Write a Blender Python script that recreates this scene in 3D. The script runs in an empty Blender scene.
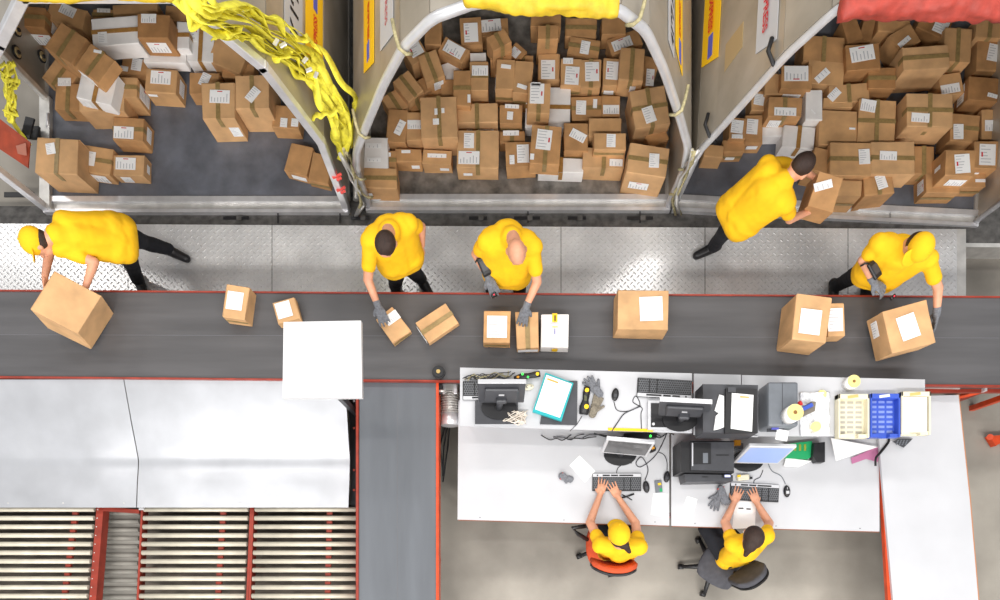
import bpy, bmesh, math, random
from mathutils import Vector, Matrix, noise
random.seed(7)
scene = bpy.context.scene
C = bpy.context.collection
PI = math.pi
# ---------------------------------------------------------------- camera: straight down from the gantry, 7 m above the floor
HC, FP, NX, NY = 7.0, 675.0, 508.0, 570.0
cam = bpy.data.objects.new('camera', bpy.data.cameras.new('camera')); C.objects.link(cam)
cam.location = (0, 0, HC); cam.rotation_euler = (0, 0, 0)
cam.data.sensor_width = 36; cam.data.lens = 36 * FP / 1000
cam.data.shift_x = (500 - NX) / 1000; cam.data.shift_y = (NY - 300) / 1000
scene.camera = cam
# ---------------------------------------------------------------- light
w = bpy.data.worlds.new('hall_air'); scene.world = w; w.use_nodes = True
w.node_tree.nodes['Background'].inputs[0].default_value = (0.95, 0.97, 1, 1)
w.node_tree.nodes['Background'].inputs[1].default_value = 0.46
def lamp(name, loc, sx, sy, power, col=(1, 0.97, 0.93), aim=None):
    l = bpy.data.lights.new(name, 'AREA'); l.shape = 'RECTANGLE'; l.size = sx; l.size_y = sy; l.energy = power; l.color = col
    o = bpy.data.objects.new(name, l); C.objects.link(o); o.location = loc
    if aim: o.rotation_euler = (Vector(aim) - Vector(loc)).to_track_quat('-Z', 'Y').to_euler()
    return o
for x in (-11.5, -4.4, 2.6, 6.4):
    lamp('overhead_light', (x, 8.6, 12), 2.8, 1.3, 330)
lamp('ceiling_lamp_row', (-1, 2.7, 12), 17, .45, 380)
for x in (-7.5, -2.5, 2.5, 7.5): lamp('overhead_light', (x, -6, 12), 3, 1.6, 620)  # unseen southern row, added so light reaches the container floors under the roofs
lamp('south_light_band', (0, -13, 9), 18, 4.5, 2100, (1, .985, .96), (0, 4, 1))  # unseen low area light, added to brighten parcel fronts in the containers
scene.view_settings.view_transform = 'Standard'
scene.view_settings.look = 'None'
scene.view_settings.gamma = 1
scene.view_settings.use_curve_mapping = False
scene.view_settings.exposure = -0.2
# ---------------------------------------------------------------- helpers
def P(px, py, z):
    s = (HC - z) / FP
    return Vector(((px - NX) * s, (NY - py) * s, z))
def S(z): return FP / (HC - z)
def lin(c):
    def f(v):
        v = v / 255
        return v / 12.92 if v <= 0.04045 else ((v + 0.055) / 1.055) ** 2.4
    return tuple(f(v) for v in c) + (1,)
MATS = {}
def mat(name, col, rough=0.6, metal=0.0, var=0.0, scale=6, bump=0.0, bscale=60, col2=None, stretch=None, emit=0, spec=0.5, trans=0, det=4):
    if name in MATS: return MATS[name]
    m = bpy.data.materials.new(name); m.use_nodes = True; nt = m.node_tree; n = nt.nodes; L = nt.links
    b = n['Principled BSDF']; b.inputs['Base Color'].default_value = lin(col); b.inputs['Roughness'].default_value = rough
    b.inputs['Metallic'].default_value = metal; b.inputs['Specular IOR Level'].default_value = spec
    if trans: b.inputs['Alpha'].default_value = 1 - trans
    if emit:
        b.inputs['Emission Color'].default_value = lin(col); b.inputs['Emission Strength'].default_value = emit
    tc = n.new('ShaderNodeTexCoord'); mp = n.new('ShaderNodeMapping'); L.new(tc.outputs['Object'], mp.inputs[0])
    if stretch: mp.inputs['Scale'].default_value = stretch
    if var or col2:
        nz = n.new('ShaderNodeTexNoise'); nz.inputs['Scale'].default_value = scale; nz.inputs['Detail'].default_value = det
        L.new(mp.outputs[0], nz.inputs['Vector'])
        cr = n.new('ShaderNodeValToRGB'); L.new(nz.outputs['Fac'], cr.inputs[0])
        c1 = col2 or tuple(max(0, v * (1 - var)) for v in col)
        c2 = tuple(min(255, v * (1 + var * .6)) for v in col) if not col2 else col
        cr.color_ramp.elements[0].position = 0.3; cr.color_ramp.elements[1].position = 0.7
        cr.color_ramp.elements[0].color = lin(c1); cr.color_ramp.elements[1].color = lin(c2)
        L.new(cr.outputs[0], b.inputs['Base Color'])
    if bump:
        nz2 = n.new('ShaderNodeTexNoise'); nz2.inputs['Scale'].default_value = bscale; nz2.inputs['Detail'].default_value = 3
        L.new(mp.outputs[0], nz2.inputs['Vector'])
        bp = n.new('ShaderNodeBump'); bp.inputs['Strength'].default_value = bump; bp.inputs['Distance'].default_value = 0.01
        L.new(nz2.outputs['Fac'], bp.inputs['Height']); L.new(bp.outputs[0], b.inputs['Normal'])
    MATS[name] = m
    return m
class MB:
    """collects shapes, builds ONE mesh object; every shape may carry its own material"""
    def __init__(s): s.bm = bmesh.new(); s.mats = []
    def mi(s, m):
        if m is None: return 0
        if m not in s.mats: s.mats.append(m)
        return s.mats.index(m)
    def _fin(s, verts, M, m, smooth=False):
        if M is not None: bmesh.ops.transform(s.bm, matrix=M, verts=verts)
        i = s.mi(m)
        for f in {f for v in verts for f in v.link_faces}:
            f.material_index = i; f.smooth = smooth
    def box(s, c, size, m=None, rot=None, bev=0.0, R=None, seg=1, smooth=False):
        b2 = bmesh.new(); bmesh.ops.create_cube(b2, size=1)
        bmesh.ops.scale(b2, vec=Vector(size), verts=b2.verts)
        if bev: bmesh.ops.bevel(b2, geom=list(b2.edges), offset=bev, segments=seg, affect='EDGES', profile=.5)
        M = Matrix.Translation(Vector(c)) @ (R if R is not None else (Matrix.Rotation(math.radians(rot or 0), 4, 'Z')))
        s._merge(b2, M, m, smooth); return s
    def _merge(s, b2, M, m, smooth):
        b2.transform(M); i = s.mi(m)
        mp = {v: s.bm.verts.new(v.co) for v in b2.verts}
        for f in b2.faces:
            try:
                nf = s.bm.faces.new([mp[v] for v in f.verts]); nf.material_index = i; nf.smooth = smooth
            except ValueError: pass
        b2.free()
    def cyl(s, a, b, r, m=None, r2=None, seg=16, smooth=True):
        a = Vector(a); b = Vector(b); d = b - a; l = d.length
        if l < 1e-6: return s
        b2 = bmesh.new(); bmesh.ops.create_cone(b2, cap_ends=True, segments=seg, radius1=r, radius2=r if r2 is None else r2, depth=l)
        M = Matrix.Translation((a + b) / 2) @ d.to_track_quat('Z', 'Y').to_matrix().to_4x4()
        b2.transform(M); i = s.mi(m); mp = {v: s.bm.verts.new(v.co) for v in b2.verts}
        for f in b2.faces:
            nf = s.bm.faces.new([mp[v] for v in f.verts]); nf.material_index = i; nf.smooth = smooth and len(f.verts) == 4
        b2.free(); return s
    def ball(s, c, rad, m=None, R=None, seg=16):
        b2 = bmesh.new(); bmesh.ops.create_uvsphere(b2, u_segments=seg, v_segments=max(6, seg // 2), radius=1)
        rad = Vector(rad) if not isinstance(rad, (int, float)) else Vector((rad,) * 3)
        M = Matrix.Translation(Vector(c)) @ (R if R is not None else Matrix.Identity(4)) @ Matrix.Diagonal((*rad, 1))
        s._merge(b2, M, m, True); return s
    def tube(s, pts, r, m=None, seg=8, flat=None, closed=False):
        pts = [Vector(p) for p in pts]; n = len(pts); rings = []; i = s.mi(m)
        up = Vector((0, 0, 1))
        for k, p in enumerate(pts):
            t = (pts[min(k + 1, n - 1)] - pts[max(k - 1, 0)])
            if t.length < 1e-9: t = Vector((1, 0, 0))
            t.normalize(); a = t.cross(up)
            if a.length < .05: a = t.cross(Vector((0, 1, 0)))
            a.normalize(); b = a.cross(t).normalized()
            rr = r[k] if isinstance(r, (list, tuple)) else r
            ry = rr if flat is None else flat
            rings.append([s.bm.verts.new(p + a * rr * math.cos(2 * PI * q / seg) + b * ry * math.sin(2 * PI * q / seg)) for q in range(seg)])
        for k in range(n - 1):
            for q in range(seg):
                f = s.bm.faces.new([rings[k][q], rings[k][(q + 1) % seg], rings[k + 1][(q + 1) % seg], rings[k + 1][q]]); f.smooth = True; f.material_index = i
        for rg in (rings[0][::-1], rings[-1]):
            f = s.bm.faces.new(rg); f.material_index = i
        return s
    def prism(s, pts, off, m=None):
        """closed polygon of 3-D points extruded by vector off"""
        i = s.mi(m); off = Vector(off); n = len(pts)
        a = [s.bm.verts.new(Vector(p)) for p in pts]; b = [s.bm.verts.new(Vector(p) + off) for p in pts]
        for f in (s.bm.faces.new(a), s.bm.faces.new(b[::-1])): f.material_index = i
        for k in range(n):
            f = s.bm.faces.new([a[(k + 1) % n], a[k], b[k], b[(k + 1) % n]]); f.material_index = i
        return s
    def face(s, pts, m=None, smooth=False):
        f = s.bm.faces.new([s.bm.verts.new(Vector(p)) for p in pts]); f.material_index = s.mi(m); f.smooth = smooth
        return s
    def grid(s, fn, nu, nv, m=None, smooth=True):
        i = s.mi(m); g = [[s.bm.verts.new(Vector(fn(u / nu, v / nv))) for v in range(nv + 1)] for u in range(nu + 1)]
        for u in range(nu):
            for v in range(nv):
                f = s.bm.faces.new([g[u][v], g[u + 1][v], g[u + 1][v + 1], g[u][v + 1]]); f.smooth = smooth; f.material_index = i
        return s
    def build(s, name, m=None, parent=None, fix=True):
        if fix: bmesh.ops.recalc_face_normals(s.bm, faces=s.bm.faces)
        me = bpy.data.meshes.new(name); s.bm.to_mesh(me); s.bm.free()
        for mm in (s.mats or ([m] if m else [])): me.materials.append(mm)
        o = bpy.data.objects.new(name, me); C.objects.link(o)
        if parent:
            o.parent = parent
            o.matrix_parent_inverse = Matrix.Identity(4)
            loc = Matrix.Translation(parent_world(parent)) @ parent_rot(parent)
            me.transform(loc.inverted())
        return o
PW = {}
def parent_world(p):
    v = Vector(p.location)
    while p.parent: p = p.parent; v += p.location
    return v
def parent_rot(p):
    return Matrix.Rotation(0, 4, 'Z')
def thing(name, label, cat, loc=(0, 0, 0), group=None):
    o = bpy.data.objects.new(name, None); C.objects.link(o); o.location = loc; o.empty_display_size = .1
    o['label'] = label; o['category'] = cat
    if group: o['group'] = group
    return o
def tag(o, label, cat, group=None, kind=None):
    o['label'] = label; o['category'] = cat
    if group: o['group'] = group
    if kind: o['kind'] = kind
    # origin at the base of the mesh
    if o.type == 'MESH' and o.data.vertices:
        vs = [v.co for v in o.data.vertices]
        c = Vector((sum(v.x for v in vs) / len(vs), sum(v.y for v in vs) / len(vs), min(v.z for v in vs)))
        if not o.children:
            o.data.transform(Matrix.Translation(-c)); o.location = c
    return o
def struct(o):
    o['kind'] = 'structure'; return o
def text_mesh(txt, size, bold=0.0, shear=0):
    cu = bpy.data.curves.new('lettering', 'FONT'); cu.body = txt; cu.size = size; cu.align_x = 'LEFT'; cu.offset = bold; cu.shear = shear
    o = bpy.data.objects.new('lettering', cu); C.objects.link(o)
    dg = bpy.context.evaluated_depsgraph_get()
    me = bpy.data.meshes.new_from_object(o.evaluated_get(dg)); bpy.data.objects.remove(o)
    return me
def put_text(txt, size, origin, ux, uy, m, parent, thick=0.002, bold=0.0, name='lettering', length=None):
    me = text_mesh(txt, size, bold); ux = Vector(ux).normalized(); uy = Vector(uy).normalized(); un = ux.cross(uy)
    xs = [v.co.x for v in me.vertices]
    kx = (length / (max(xs) - min(xs))) if length else 1
    R = Matrix((ux, uy, un)).transposed().to_4x4()
    me.transform(Matrix.Translation(Vector(origin)) @ R @ Matrix.Diagonal((kx, 1, 1, 1)))
    if parent: me.transform(Matrix.Translation(-parent_world(parent)))
    me.materials.clear(); me.materials.append(m)
    o = bpy.data.objects.new(name, me); C.objects.link(o); o.parent = parent
    return o
# ---------------------------------------------------------------- materials
M_conc = mat('floor_concrete', (166, 160, 150), .55, 0, 0, 1.1, .08, 30, col2=(120, 115, 107), det=11)
M_dark = mat('dark_deck', (92, 90, 88), .7, .2, .25, 14)
M_belt = mat('rubber_belt', (84, 83, 85), .62, 0, .10, 3, .05, 200, stretch=(.3, 3, 1))
M_belt2 = mat('cross_belt_rubber', (98, 102, 108), .5, 0, .07, 2, .05, 200, stretch=(3, .4, 1))
M_red = mat('red_painted_steel', (150, 54, 38), .45, .1, .12, 10)
M_orange = mat('orange_painted_steel', (214, 74, 30), .4, .1, .1, 10)
M_alu = mat('brushed_aluminium', (212, 210, 206), .4, .5, .08, 9, .03, 90)
M_alub = mat('bright_aluminium', (226, 226, 229), .32, .5, .05, 9)
M_sheet = mat('slide_sheet_metal', (198, 200, 205), .3, .5, .05, 3, .06, 3)
M_wall = mat('container_skin', (200, 192, 180), .4, .5, 0, 2.2, .05, 4, col2=(166, 158, 144), det=6)
M_wallin = mat('container_inner_skin', (150, 148, 144), .5, .5, .2, 3)
M_cfloor = mat('container_floor_plate', (114, 118, 128), .6, .2, .14, 5, .25, 120)
M_cfloor2 = mat('worn_floor_plate', (130, 126, 121), .55, .3, .3, 9, .2, 120)
M_white = mat('white_laminate', (196, 197, 201), .35, 0, .03, 2)
M_paper = mat('white_paper', (246, 246, 246), .7)
M_ink = mat('grey_print', (196, 197, 202), .8)
M_inkd = mat('black_print', (25, 25, 28), .7)
M_redink = mat('red_print', (205, 40, 50), .7)
M_kraft = [mat('cardboard_a', (208, 162, 112), .8, 0, .10, 5, .1, 40), mat('cardboard_b', (196, 148, 98), .8, 0, .12, 6, .1, 40),
           mat('cardboard_c', (212, 168, 120), .8, 0, .10, 5, .1, 40), mat('cardboard_d', (176, 128, 80), .8, 0, .12, 7, .1, 40)]
M_wbox = mat('white_cardboard', (238, 235, 233), .7, 0, .05, 5)
M_tape = mat('olive_packing_tape', (152, 128, 82), .4, 0, .1, 30)
M_tan = mat('tan_packing_tape', (168, 124, 66), .4, 0, .1, 30)
M_yel = mat('yellow_paint', (250, 200, 20), .5)
M_blue = mat('blue_print', (92, 96, 190), .6)
M_blk = mat('black_plastic', (30, 30, 33), .45, 0, .1, 20)
M_dgrey = mat('dark_grey_plastic', (66, 67, 72), .45, 0, .08, 12)
M_grey = mat('mid_grey_plastic', (112, 117, 124), .45, 0, .05, 12)
M_silver = mat('silver_plastic', (205, 206, 210), .35, .2)
M_skin = mat('skin', (222, 160, 128), .55, 0, .06, 12)
M_shirt = mat('yellow_cotton', (250, 192, 14), .85, 0, .05, 6, .1, 14)
M_trous = mat('black_cotton', (22, 24, 32), .9, 0, .15, 12, .2, 25)
M_glove = mat('grey_knit_glove', (118, 120, 126), .9, 0, .15, 60, .3, 300)
M_hair = mat('dark_brown_hair', (52, 34, 26), .6, 0, .35, 40, .5, 90, stretch=(6, 1, 1))
M_strap = mat('yellow_webbing', (240, 226, 70), .7, 0, .14, 22, .3, 120)
M_rope = mat('worn_rope', (178, 168, 128), .8, 0, .2, 40)
M_roll = mat('cream_roller', (208, 201, 184), .4, .1, .06, 9)
M_cream = mat('cream_plastic', (228, 221, 196), .5, 0, .03, 9)
M_bluep = mat('blue_plastic', (58, 88, 190), .45, 0, .05, 9)
M_orf = mat('orange_upholstery', (206, 82, 44), .85, 0, .08, 20, .2, 200)
M_gryf = mat('grey_upholstery', (74, 74, 80), .9, 0, .1, 20, .2, 200)
M_led = mat('green_status_light', (60, 240, 80), .4, emit=2)

def diamond_mat():
    m = bpy.data.materials.new('diamond_tread_plate'); m.use_nodes = True; nt = m.node_tree; n = nt.nodes; L = nt.links
    b = n['Principled BSDF']; b.inputs['Metallic'].default_value = .3; b.inputs['Roughness'].default_value = .3
    tc = n.new('ShaderNodeTexCoord')
    sep = n.new('ShaderNodeSeparateXYZ'); L.new(tc.outputs['Object'], sep.inputs[0])
    def mth(op, a, b_=None, c=None):
        k = n.new('ShaderNodeMath'); k.operation = op
        for i, v in enumerate((a, b_, c)):
            if v is None: continue
            if isinstance(v, (int, float)): k.inputs[i].default_value = v
            else: L.new(v, k.inputs[i])
        return k.outputs[0]
    x, y = sep.outputs[0], sep.outputs[1]
    u = mth('MULTIPLY', mth('ADD', x, y), 15.0); v = mth('MULTIPLY', mth('SUBTRACT', x, y), 15.0)
    fu = mth('SUBTRACT', mth('FRACT', u), .5); fv = mth('SUBTRACT', mth('FRACT', v), .5)
    par = mth('MODULO', mth('ABSOLUTE', mth('ADD', mth('FLOOR', u), mth('FLOOR', v))), 2.0)
    def bar(a, b_): # long along a
        return mth('SUBTRACT', 1.0, mth('ADD', mth('POWER', mth('ABSOLUTE', mth('MULTIPLY', a, 2.2)), 2.0), mth('POWER', mth('ABSOLUTE', mth('MULTIPLY', b_, 7.0)), 2.0)))
    A = mth('MAXIMUM', bar(fu, fv), 0.0); B = mth('MAXIMUM', bar(fv, fu), 0.0)
    mix = n.new('ShaderNodeMix'); mix.data_type = 'FLOAT'; L.new(par, mix.inputs[0]); L.new(A, mix.inputs[2]); L.new(B, mix.inputs[3])
    bp = n.new('ShaderNodeBump'); bp.inputs['Strength'].default_value = 1; bp.inputs['Distance'].default_value = .005
    L.new(mix.outputs[0], bp.inputs['Height']); L.new(bp.outputs[0], b.inputs['Normal'])
    nz = n.new('ShaderNodeTexNoise'); nz.inputs['Scale'].default_value = 1.6; nz.inputs['Detail'].default_value = 7; L.new(tc.outputs['Object'], nz.inputs[0])
    cr = n.new('ShaderNodeValToRGB'); L.new(nz.outputs[0], cr.inputs[0])
    cr.color_ramp.elements[0].color = lin((214, 214, 215)); cr.color_ramp.elements[1].color = lin((248, 248, 248))
    cr.color_ramp.elements[0].position = .35; cr.color_ramp.elements[1].position = .65
    L.new(cr.outputs[0], b.inputs['Base Color'])
    return m
M_diam = diamond_mat()
# ================================================================ THE SETTING
b = MB(); b.box((0, 2.5, -.05), (16, 16, .1)); o = struct(b.build('floor', M_conc))
# raised loading deck strips
b = MB()
b.prism([P(-90, 223, .25), P(957, 229, .25), P(957, 300, .25), P(-90, 300, .25)], (0, 0, -.05), M_diam)
for sx in (128, 272, 417, 561, 705, 848):
    b.box(P(sx, 258, .2505), (.006, .72, .001), M_dark)
struct(b.build('walkway_plate'))
b = MB()
b.prism([P(957, 229, .251), P(966, 229, .251), P(966, 300, .251), P(957, 300, .251)], (0, 0, -.25), M_alu)
b.prism([P(966, 243, .25), P(1100, 244, .25), P(1100, 248, .25), P(966, 247, .25)], (0, 0, -.25), M_alu)
struct(b.build('walkway_edge_trim'))
b = MB()
b.prism([P(-90, 206, .17), P(1100, 206, .17), P(1100, 243, .24), P(966, 243, .24), P(957, 229, .24), P(-90, 223, .24)], (0, 0, -.12), M_dark)
for k, sx in enumerate((100, 236, 360, 392, 478, 527, 577, 640, 760)):
    b.box(P(sx, 218, .243), (.26 if k % 2 else .18, .03, .006), M_blk); b.box(P(sx + 3, 218, .246), (.05, .05, .006), M_dark)
for sx in (278, 340, 528, 640, 890): b.box(P(sx, 217, .243), (.012, .12, .004), M_blk)
struct(b.build('roller_deck_strip'))
b = MB(); b.box((0, 5.0, .08), (7.6, 3.2, .16), M_dark); b.box((5.8, 5.0, .06), (4.0, 3.2, .12), M_dark)
for k in range(22): b.box((-5.5 + k * .55, 3.6 + (k % 3) * .2, .165), (.3, .05, .01), M_blk)
struct(b.build('container_deck'))

# ================================================================ main sorting belt
ZB = .95
M_belt_seam = mat('belt_seam_rubber', (104, 104, 108), .6)
t = thing('belt_conveyor', 'long dark grey sorting belt with thin red edges running across the hall', 'conveyor', (0, 2.1, 0))
def belt_y(x): return 291.0 + (x / 1000) * 6.5
def belt_y2(x): return 376.0 + (x / 1000) * 9.0
b = MB(); b.prism([P(-80, belt_y(-80), ZB), P(1090, belt_y(1090), ZB), P(1090, belt_y2(1090), ZB), P(-80, belt_y2(-80), ZB)], (0, 0, -.14), M_belt)
b.build('belt', None, t)
b = MB(); b.prism([P(-80, 334, ZB + .0015), P(1090, 338, ZB + .0015), P(1090, 338.5, ZB + .0015), P(-80, 334.5, ZB + .0015)], (0, 0, -.002), M_belt_seam); b.build('belt_seam', None, t)
for f, d in ((belt_y, -1), (belt_y2, 1)):
    b = MB(); b.prism([P(-80, f(-80), ZB + .012), P(1090, f(1090), ZB + .012), P(1090, f(1090) + 1.5 * d, ZB + .012), P(-80, f(-80) + 1.5 * d, ZB + .012)], (0, 0, -.2 if d < 0 else -.05), M_red)
    b.build('side_rail', None, t)
for x in (-4.6, -2.5, .4, 2.6, 4.6):
    for y in (1.75, 2.42):
        b = MB(); b.box((x, y, .40), (.07, .05, .8), M_red, bev=.004); b.box((x, y, .01), (.14, .12, .02), M_red); b.build('leg', None, t)

# cross belt
t = thing('belt_conveyor', 'bluish grey cross belt with orange red edges running off below the main belt', 'conveyor', P(397, 480, 0))
zc = .90
b = MB(); b.prism([P(359.5, 379, zc), P(436, 379, zc), P(436.5, 690, zc), P(358.5, 690, zc)], (0, 0, -.12), M_belt2); b.build('belt', None, t)
b = MB(); b.prism([P(397, 382, zc + .0015), P(397.6, 382, zc + .0015), P(397.6, 690, zc + .0015), P(397, 690, zc + .0015)], (0, 0, -.002), M_belt_seam); b.build('belt_seam', None, t)
for x, d in ((358.5, -1), (436, 1)):
    b = MB(); b.prism([P(x, 381, zc + .012), P(x + 2.6 * d, 381, zc + .012), P(x + 2.6 * d, 690, zc + .012), P(x, 690, zc + .012)], (0, 0, -.18), M_orange if d > 0 else M_red); b.build('side_rail', None, t)
for x in (366, 430):
    for y in (420, 560, 660):
        p = P(x, y, .78); b = MB(); b.box((p.x, p.y, .39), (.05, .06, .76), M_red, bev=.004); b.build('leg', None, t)
t = thing('gear_motor', 'silver finned gear motor beside the end of the cross belt', 'motor', P(450, 405, .62))
zz = .70
b = MB(); a = P(450, 392, zz); c = P(450, 414, zz); b.cyl(a, c, .075, M_alu, seg=20)
for k in range(9):
    p = a.lerp(c, (k + .5) / 9); b.cyl(p, p + Vector((0, -.006, 0)), .088, M_alu, seg=20)
b.build('motor_housing', None, t)
b = MB(); b.cyl(c, c + Vector((0, -.11, 0)), .082, M_alub, seg=20); b.build('fan_cover', None, t)
b = MB(); p = P(450, 386, zz); b.box(p, (.15, .18, .14), M_alu, bev=.02, seg=2); b.box(p + Vector((-.055, 0, .075)), (.035, .19, .02), M_alub, bev=.005); b.box(p + Vector((.055, 0, .075)), (.035, .19, .02), M_alub, bev=.005); b.build('gearbox', None, t)
b = MB(); b.box(P(444, 385, .55), (.16, .2, .02), M_dark); b.box(P(448, 398, .3) + Vector((0, 0, -.02)), (.06, .05, .56), M_red); b.build('mounting_bracket', None, t)
t = thing('drive_pulley', 'round black drive pulley with brass hub at the belt corner', 'pulley', P(439, 373, .80))
b = MB(); p = P(439, 373.5, .965); b.cyl(p, p + Vector((0, 0, .06)), .045, M_blk, seg=28); b.cyl(p + Vector((0, 0, .02)), p + Vector((0, 0, .045)), .058, M_blk, seg=28); b.build('wheel', None, t)
b = MB(); b.cyl(p + Vector((0, 0, .06)), p + Vector((0, 0, .07)), .018, mat('brass', (210, 180, 120), .3, .8), seg=16); b.build('hub', None, t)
b = MB(); b.box(P(440, 385, .86), (.05, .17, .03), M_blk, bev=.005); b.cyl(P(439, 391, .88), P(445, 391, .88), .012, M_alu); b.build('bracket', None, t)
tubes = MB()
for k in range(3):
    pts = [P(438 + k, 395 + 3 * k, .72), P(441 + k * 2, 404, .6), P(440 + k, 412 + 3 * k, .4), P(446 + 2 * k, 424, .1), P(440 + 4 * k, 446, .015), P(443, 470 + 6 * k, .015)]
    tubes.tube(pts, .007, M_blk, seg=6)
tag(tubes.build('cable_bundle'), 'thin dark cables drooping below the gear motor to the floor', 'cable')

# slides and gravity roller lanes on the left
t = thing('metal_slide', 'wide folded sheet metal slide between the main belt and the roller lanes', 'slide', P(170, 450, 0))
def slide(x0t, x0m, x0b, x1t, x1m, x1b, name):
    prof = [(379.5, .93), (400, .878), (425, .814), (444, .765), (452, .745), (457, .731), (461, .722), (466, .7165), (472, .7155), (482, .722), (495, .73), (507.5, .737)]
    def xa(y, a, m_, c): return a + (m_ - a) * (y - 379.5) / 80.5 if y < 460 else m_ + (c - m_) * (y - 460) / 47.5
    bb = MB(); i = bb.mi(M_sheet); rows = []
    for y, z in prof:
        A = P(xa(y, x0t, x0m, x0b), y, z); B = P(xa(y, x1t, x1m, x1b), y, z); row = []
        for k in range(13):
            q = A.lerp(B, k / 12)
            if 440 < y < 480: q.z += .006 * math.sin(k * 1.3 + x0t) 
            row.append(bb.bm.verts.new(q))
        rows.append(row)
    for r in range(len(rows) - 1):
        for k in range(12):
            f = bb.bm.faces.new([rows[r][k], rows[r][k + 1], rows[r + 1][k + 1], rows[r + 1][k]]); f.smooth = True; f.material_index = i
    o = bb.build(name, None, t)
    mo = o.modifiers.new('s', 'SOLIDIFY'); mo.thickness = .006; mo.offset = -1; mo.use_rim = False
    return o
slide(-80, -80, -80, 123.3, 137.6, 136, 'slide_sheet')
slide(124.2, 138.6, 137, 344.5, 350, 348.3, 'slide_sheet')
for x in (8, 63, 124, 187, 240, 292, 340):
    b = MB(); b.cyl(P(x, 503, .73), P(x, 503, .739), .006, M_alu, seg=8); b.build('rivet', None, t)
for x in (20, 160, 330):
    b = MB(); b.prism([P(x, 384, .86), P(x + 5, 384, .86), P(x + 5, 455, .69), P(x, 455, .69)], (0, 0, -.03), M_red); b.box((P(x + 2, 440, .7).x, P(x + 2, 440, .7).y, .34), (.05, .05, .66), M_red); b.build('support_frame', None, t)
b = MB(); b.prism([P(349, 392, .60), P(357, 392, .60), P(357, 507, .60), P(351, 507, .60)], (0, 0, -.3), M_blk)
for y in (401, 410, 413, 428, 470, 490): b.cyl(P(354, y, .605), P(354, y, .64), .012, M_alub if y < 420 else M_red, seg=10)
tag(b.build('chain_guard'), 'narrow black guard in the gap between slide and cross belt', 'guard')

def zl(y): return .64 + .10 * (y - 505) / 95
lanes = [(-70, -70, 96.5, 89, 'leftmost gravity roller lane with cream rollers, cut off by the picture edge'),
         (143, 138.5, 250, 246, 'middle gravity roller lane with cream rollers, right of the grey walkway gap'),
         (254, 250.5, 358, 357.5, 'rightmost gravity roller lane with cream rollers beside the cross belt')]
for li, (a0, a1, c0, c1, lab) in enumerate(lanes):
    t = thing('roller_conveyor', lab, 'roller conveyor', P((a0 + c0) / 2, 550, 0), 'gravity roller lanes')
    def xl(y): return a0 + (a1 - a0) * (y - 507) / 93
    def xr(y): return c0 + (c1 - c0) * (y - 507) / 93
    ys = [509.5 + 8.65 * k for k in range(15)]
    for y in ys:
        z = zl(y); b = MB(); b.cyl(P(xl(y) + 1.5, y, z), P(xr(y) - 1.5, y, z), .0225, M_roll, seg=14); b.build('roller', None, t)
    y0, y1 = 505, 636
    for fx, d, wd in ((xl, -1, 2.0), (xr, 1, (7.0 if li == 0 else 2.2))):
        if li == 2 and d == 1: wd = .8
        b = MB(); b.prism([P(fx(y0), y0, zl(y0) + .012), P(fx(y0) + wd * d, y0, zl(y0) + .012), P(fx(y1) + wd * d, y1, zl(y1) + .012), P(fx(y1), y1, zl(y1) + .012)], (0, 0, -.10), M_red)
        if li == 0 and d == 1:
            for y in ys: b.cyl(P(fx(y) + 1.5, y, zl(y) + .012), P(fx(y) + 1.5, y, zl(y) + .016), .005, M_alu, seg=8)
        b.build('side_frame', None, t)
    for k in range(14):
        y = 513.8 + 8.65 * k; fx = xr(y) - (20 if li == 0 else 26 if li == 1 else 28) + .05 * (y - 510) * (-1 if li == 0 else -.4)
        z = zl(y) - .03
        b = MB(); b.box(P(fx, y, z), (.05, .028, .03), M_red); b.build('cross_brace', None, t) if k < 12 else b.bm.free()
    b = MB(); b.prism([P(xl(505), 505, .4), P(xr(505), 505, .4), P(xr(y1), y1, .5), P(xl(y1), y1, .5)], (0, 0, -.01), mat('mottled_brown_tray', (104, 97, 88), .8, .1, 0, 4, col2=(48, 43, 38), stretch=(1, 6, 1)))  # sheet under the rollers, mottled dark brown behind their gaps
    b.build('under_tray', None, t)
    for x in (xl(520) + 4, xr(520) - 4):
        p = P(x, 570, .6); b = MB(); b.box((p.x, p.y, .3), (.05, .05, .6), M_red); b.build('leg', None, t)
t = thing('ribbed_rubber_mat', 'grey ribbed strip between the red frame and the middle roller lane', 'mat', P(120, 550, .35))
b = MB(); fr = [P(102, 512, .45), P(140, 512, .45), P(137, 636, .45), P(96, 636, .45)]
b.prism(fr, (0, 0, -.02), mat('ribbed_grey_rubber', (150, 147, 140), .7, 0, 0, 3, .05, 10, col2=(104, 101, 96), stretch=(.4, 3.6, 1)))
b.build('mat', None, t)
b = MB()
for k in range(15):
    y = 513 + 8.4 * k; b.cyl(P(103 - .05 * k * 8, y, .455), P(139.5 - .2 * k, y, .455), .022, mat('rib_rubber', (140, 137, 130), .8, 0, .1, 5), seg=8)
b.build('rib', None, t)
b = MB(); b.prism([P(104, 507, .66), P(139, 509.5, .66), P(139, 513.5, .66), P(102, 511, .66)], (0, 0, -.05), M_red); b.box(P(142, 508.5, .68), (.045, .03, .03), M_alub); b.build('end_bracket', None, t)

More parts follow.
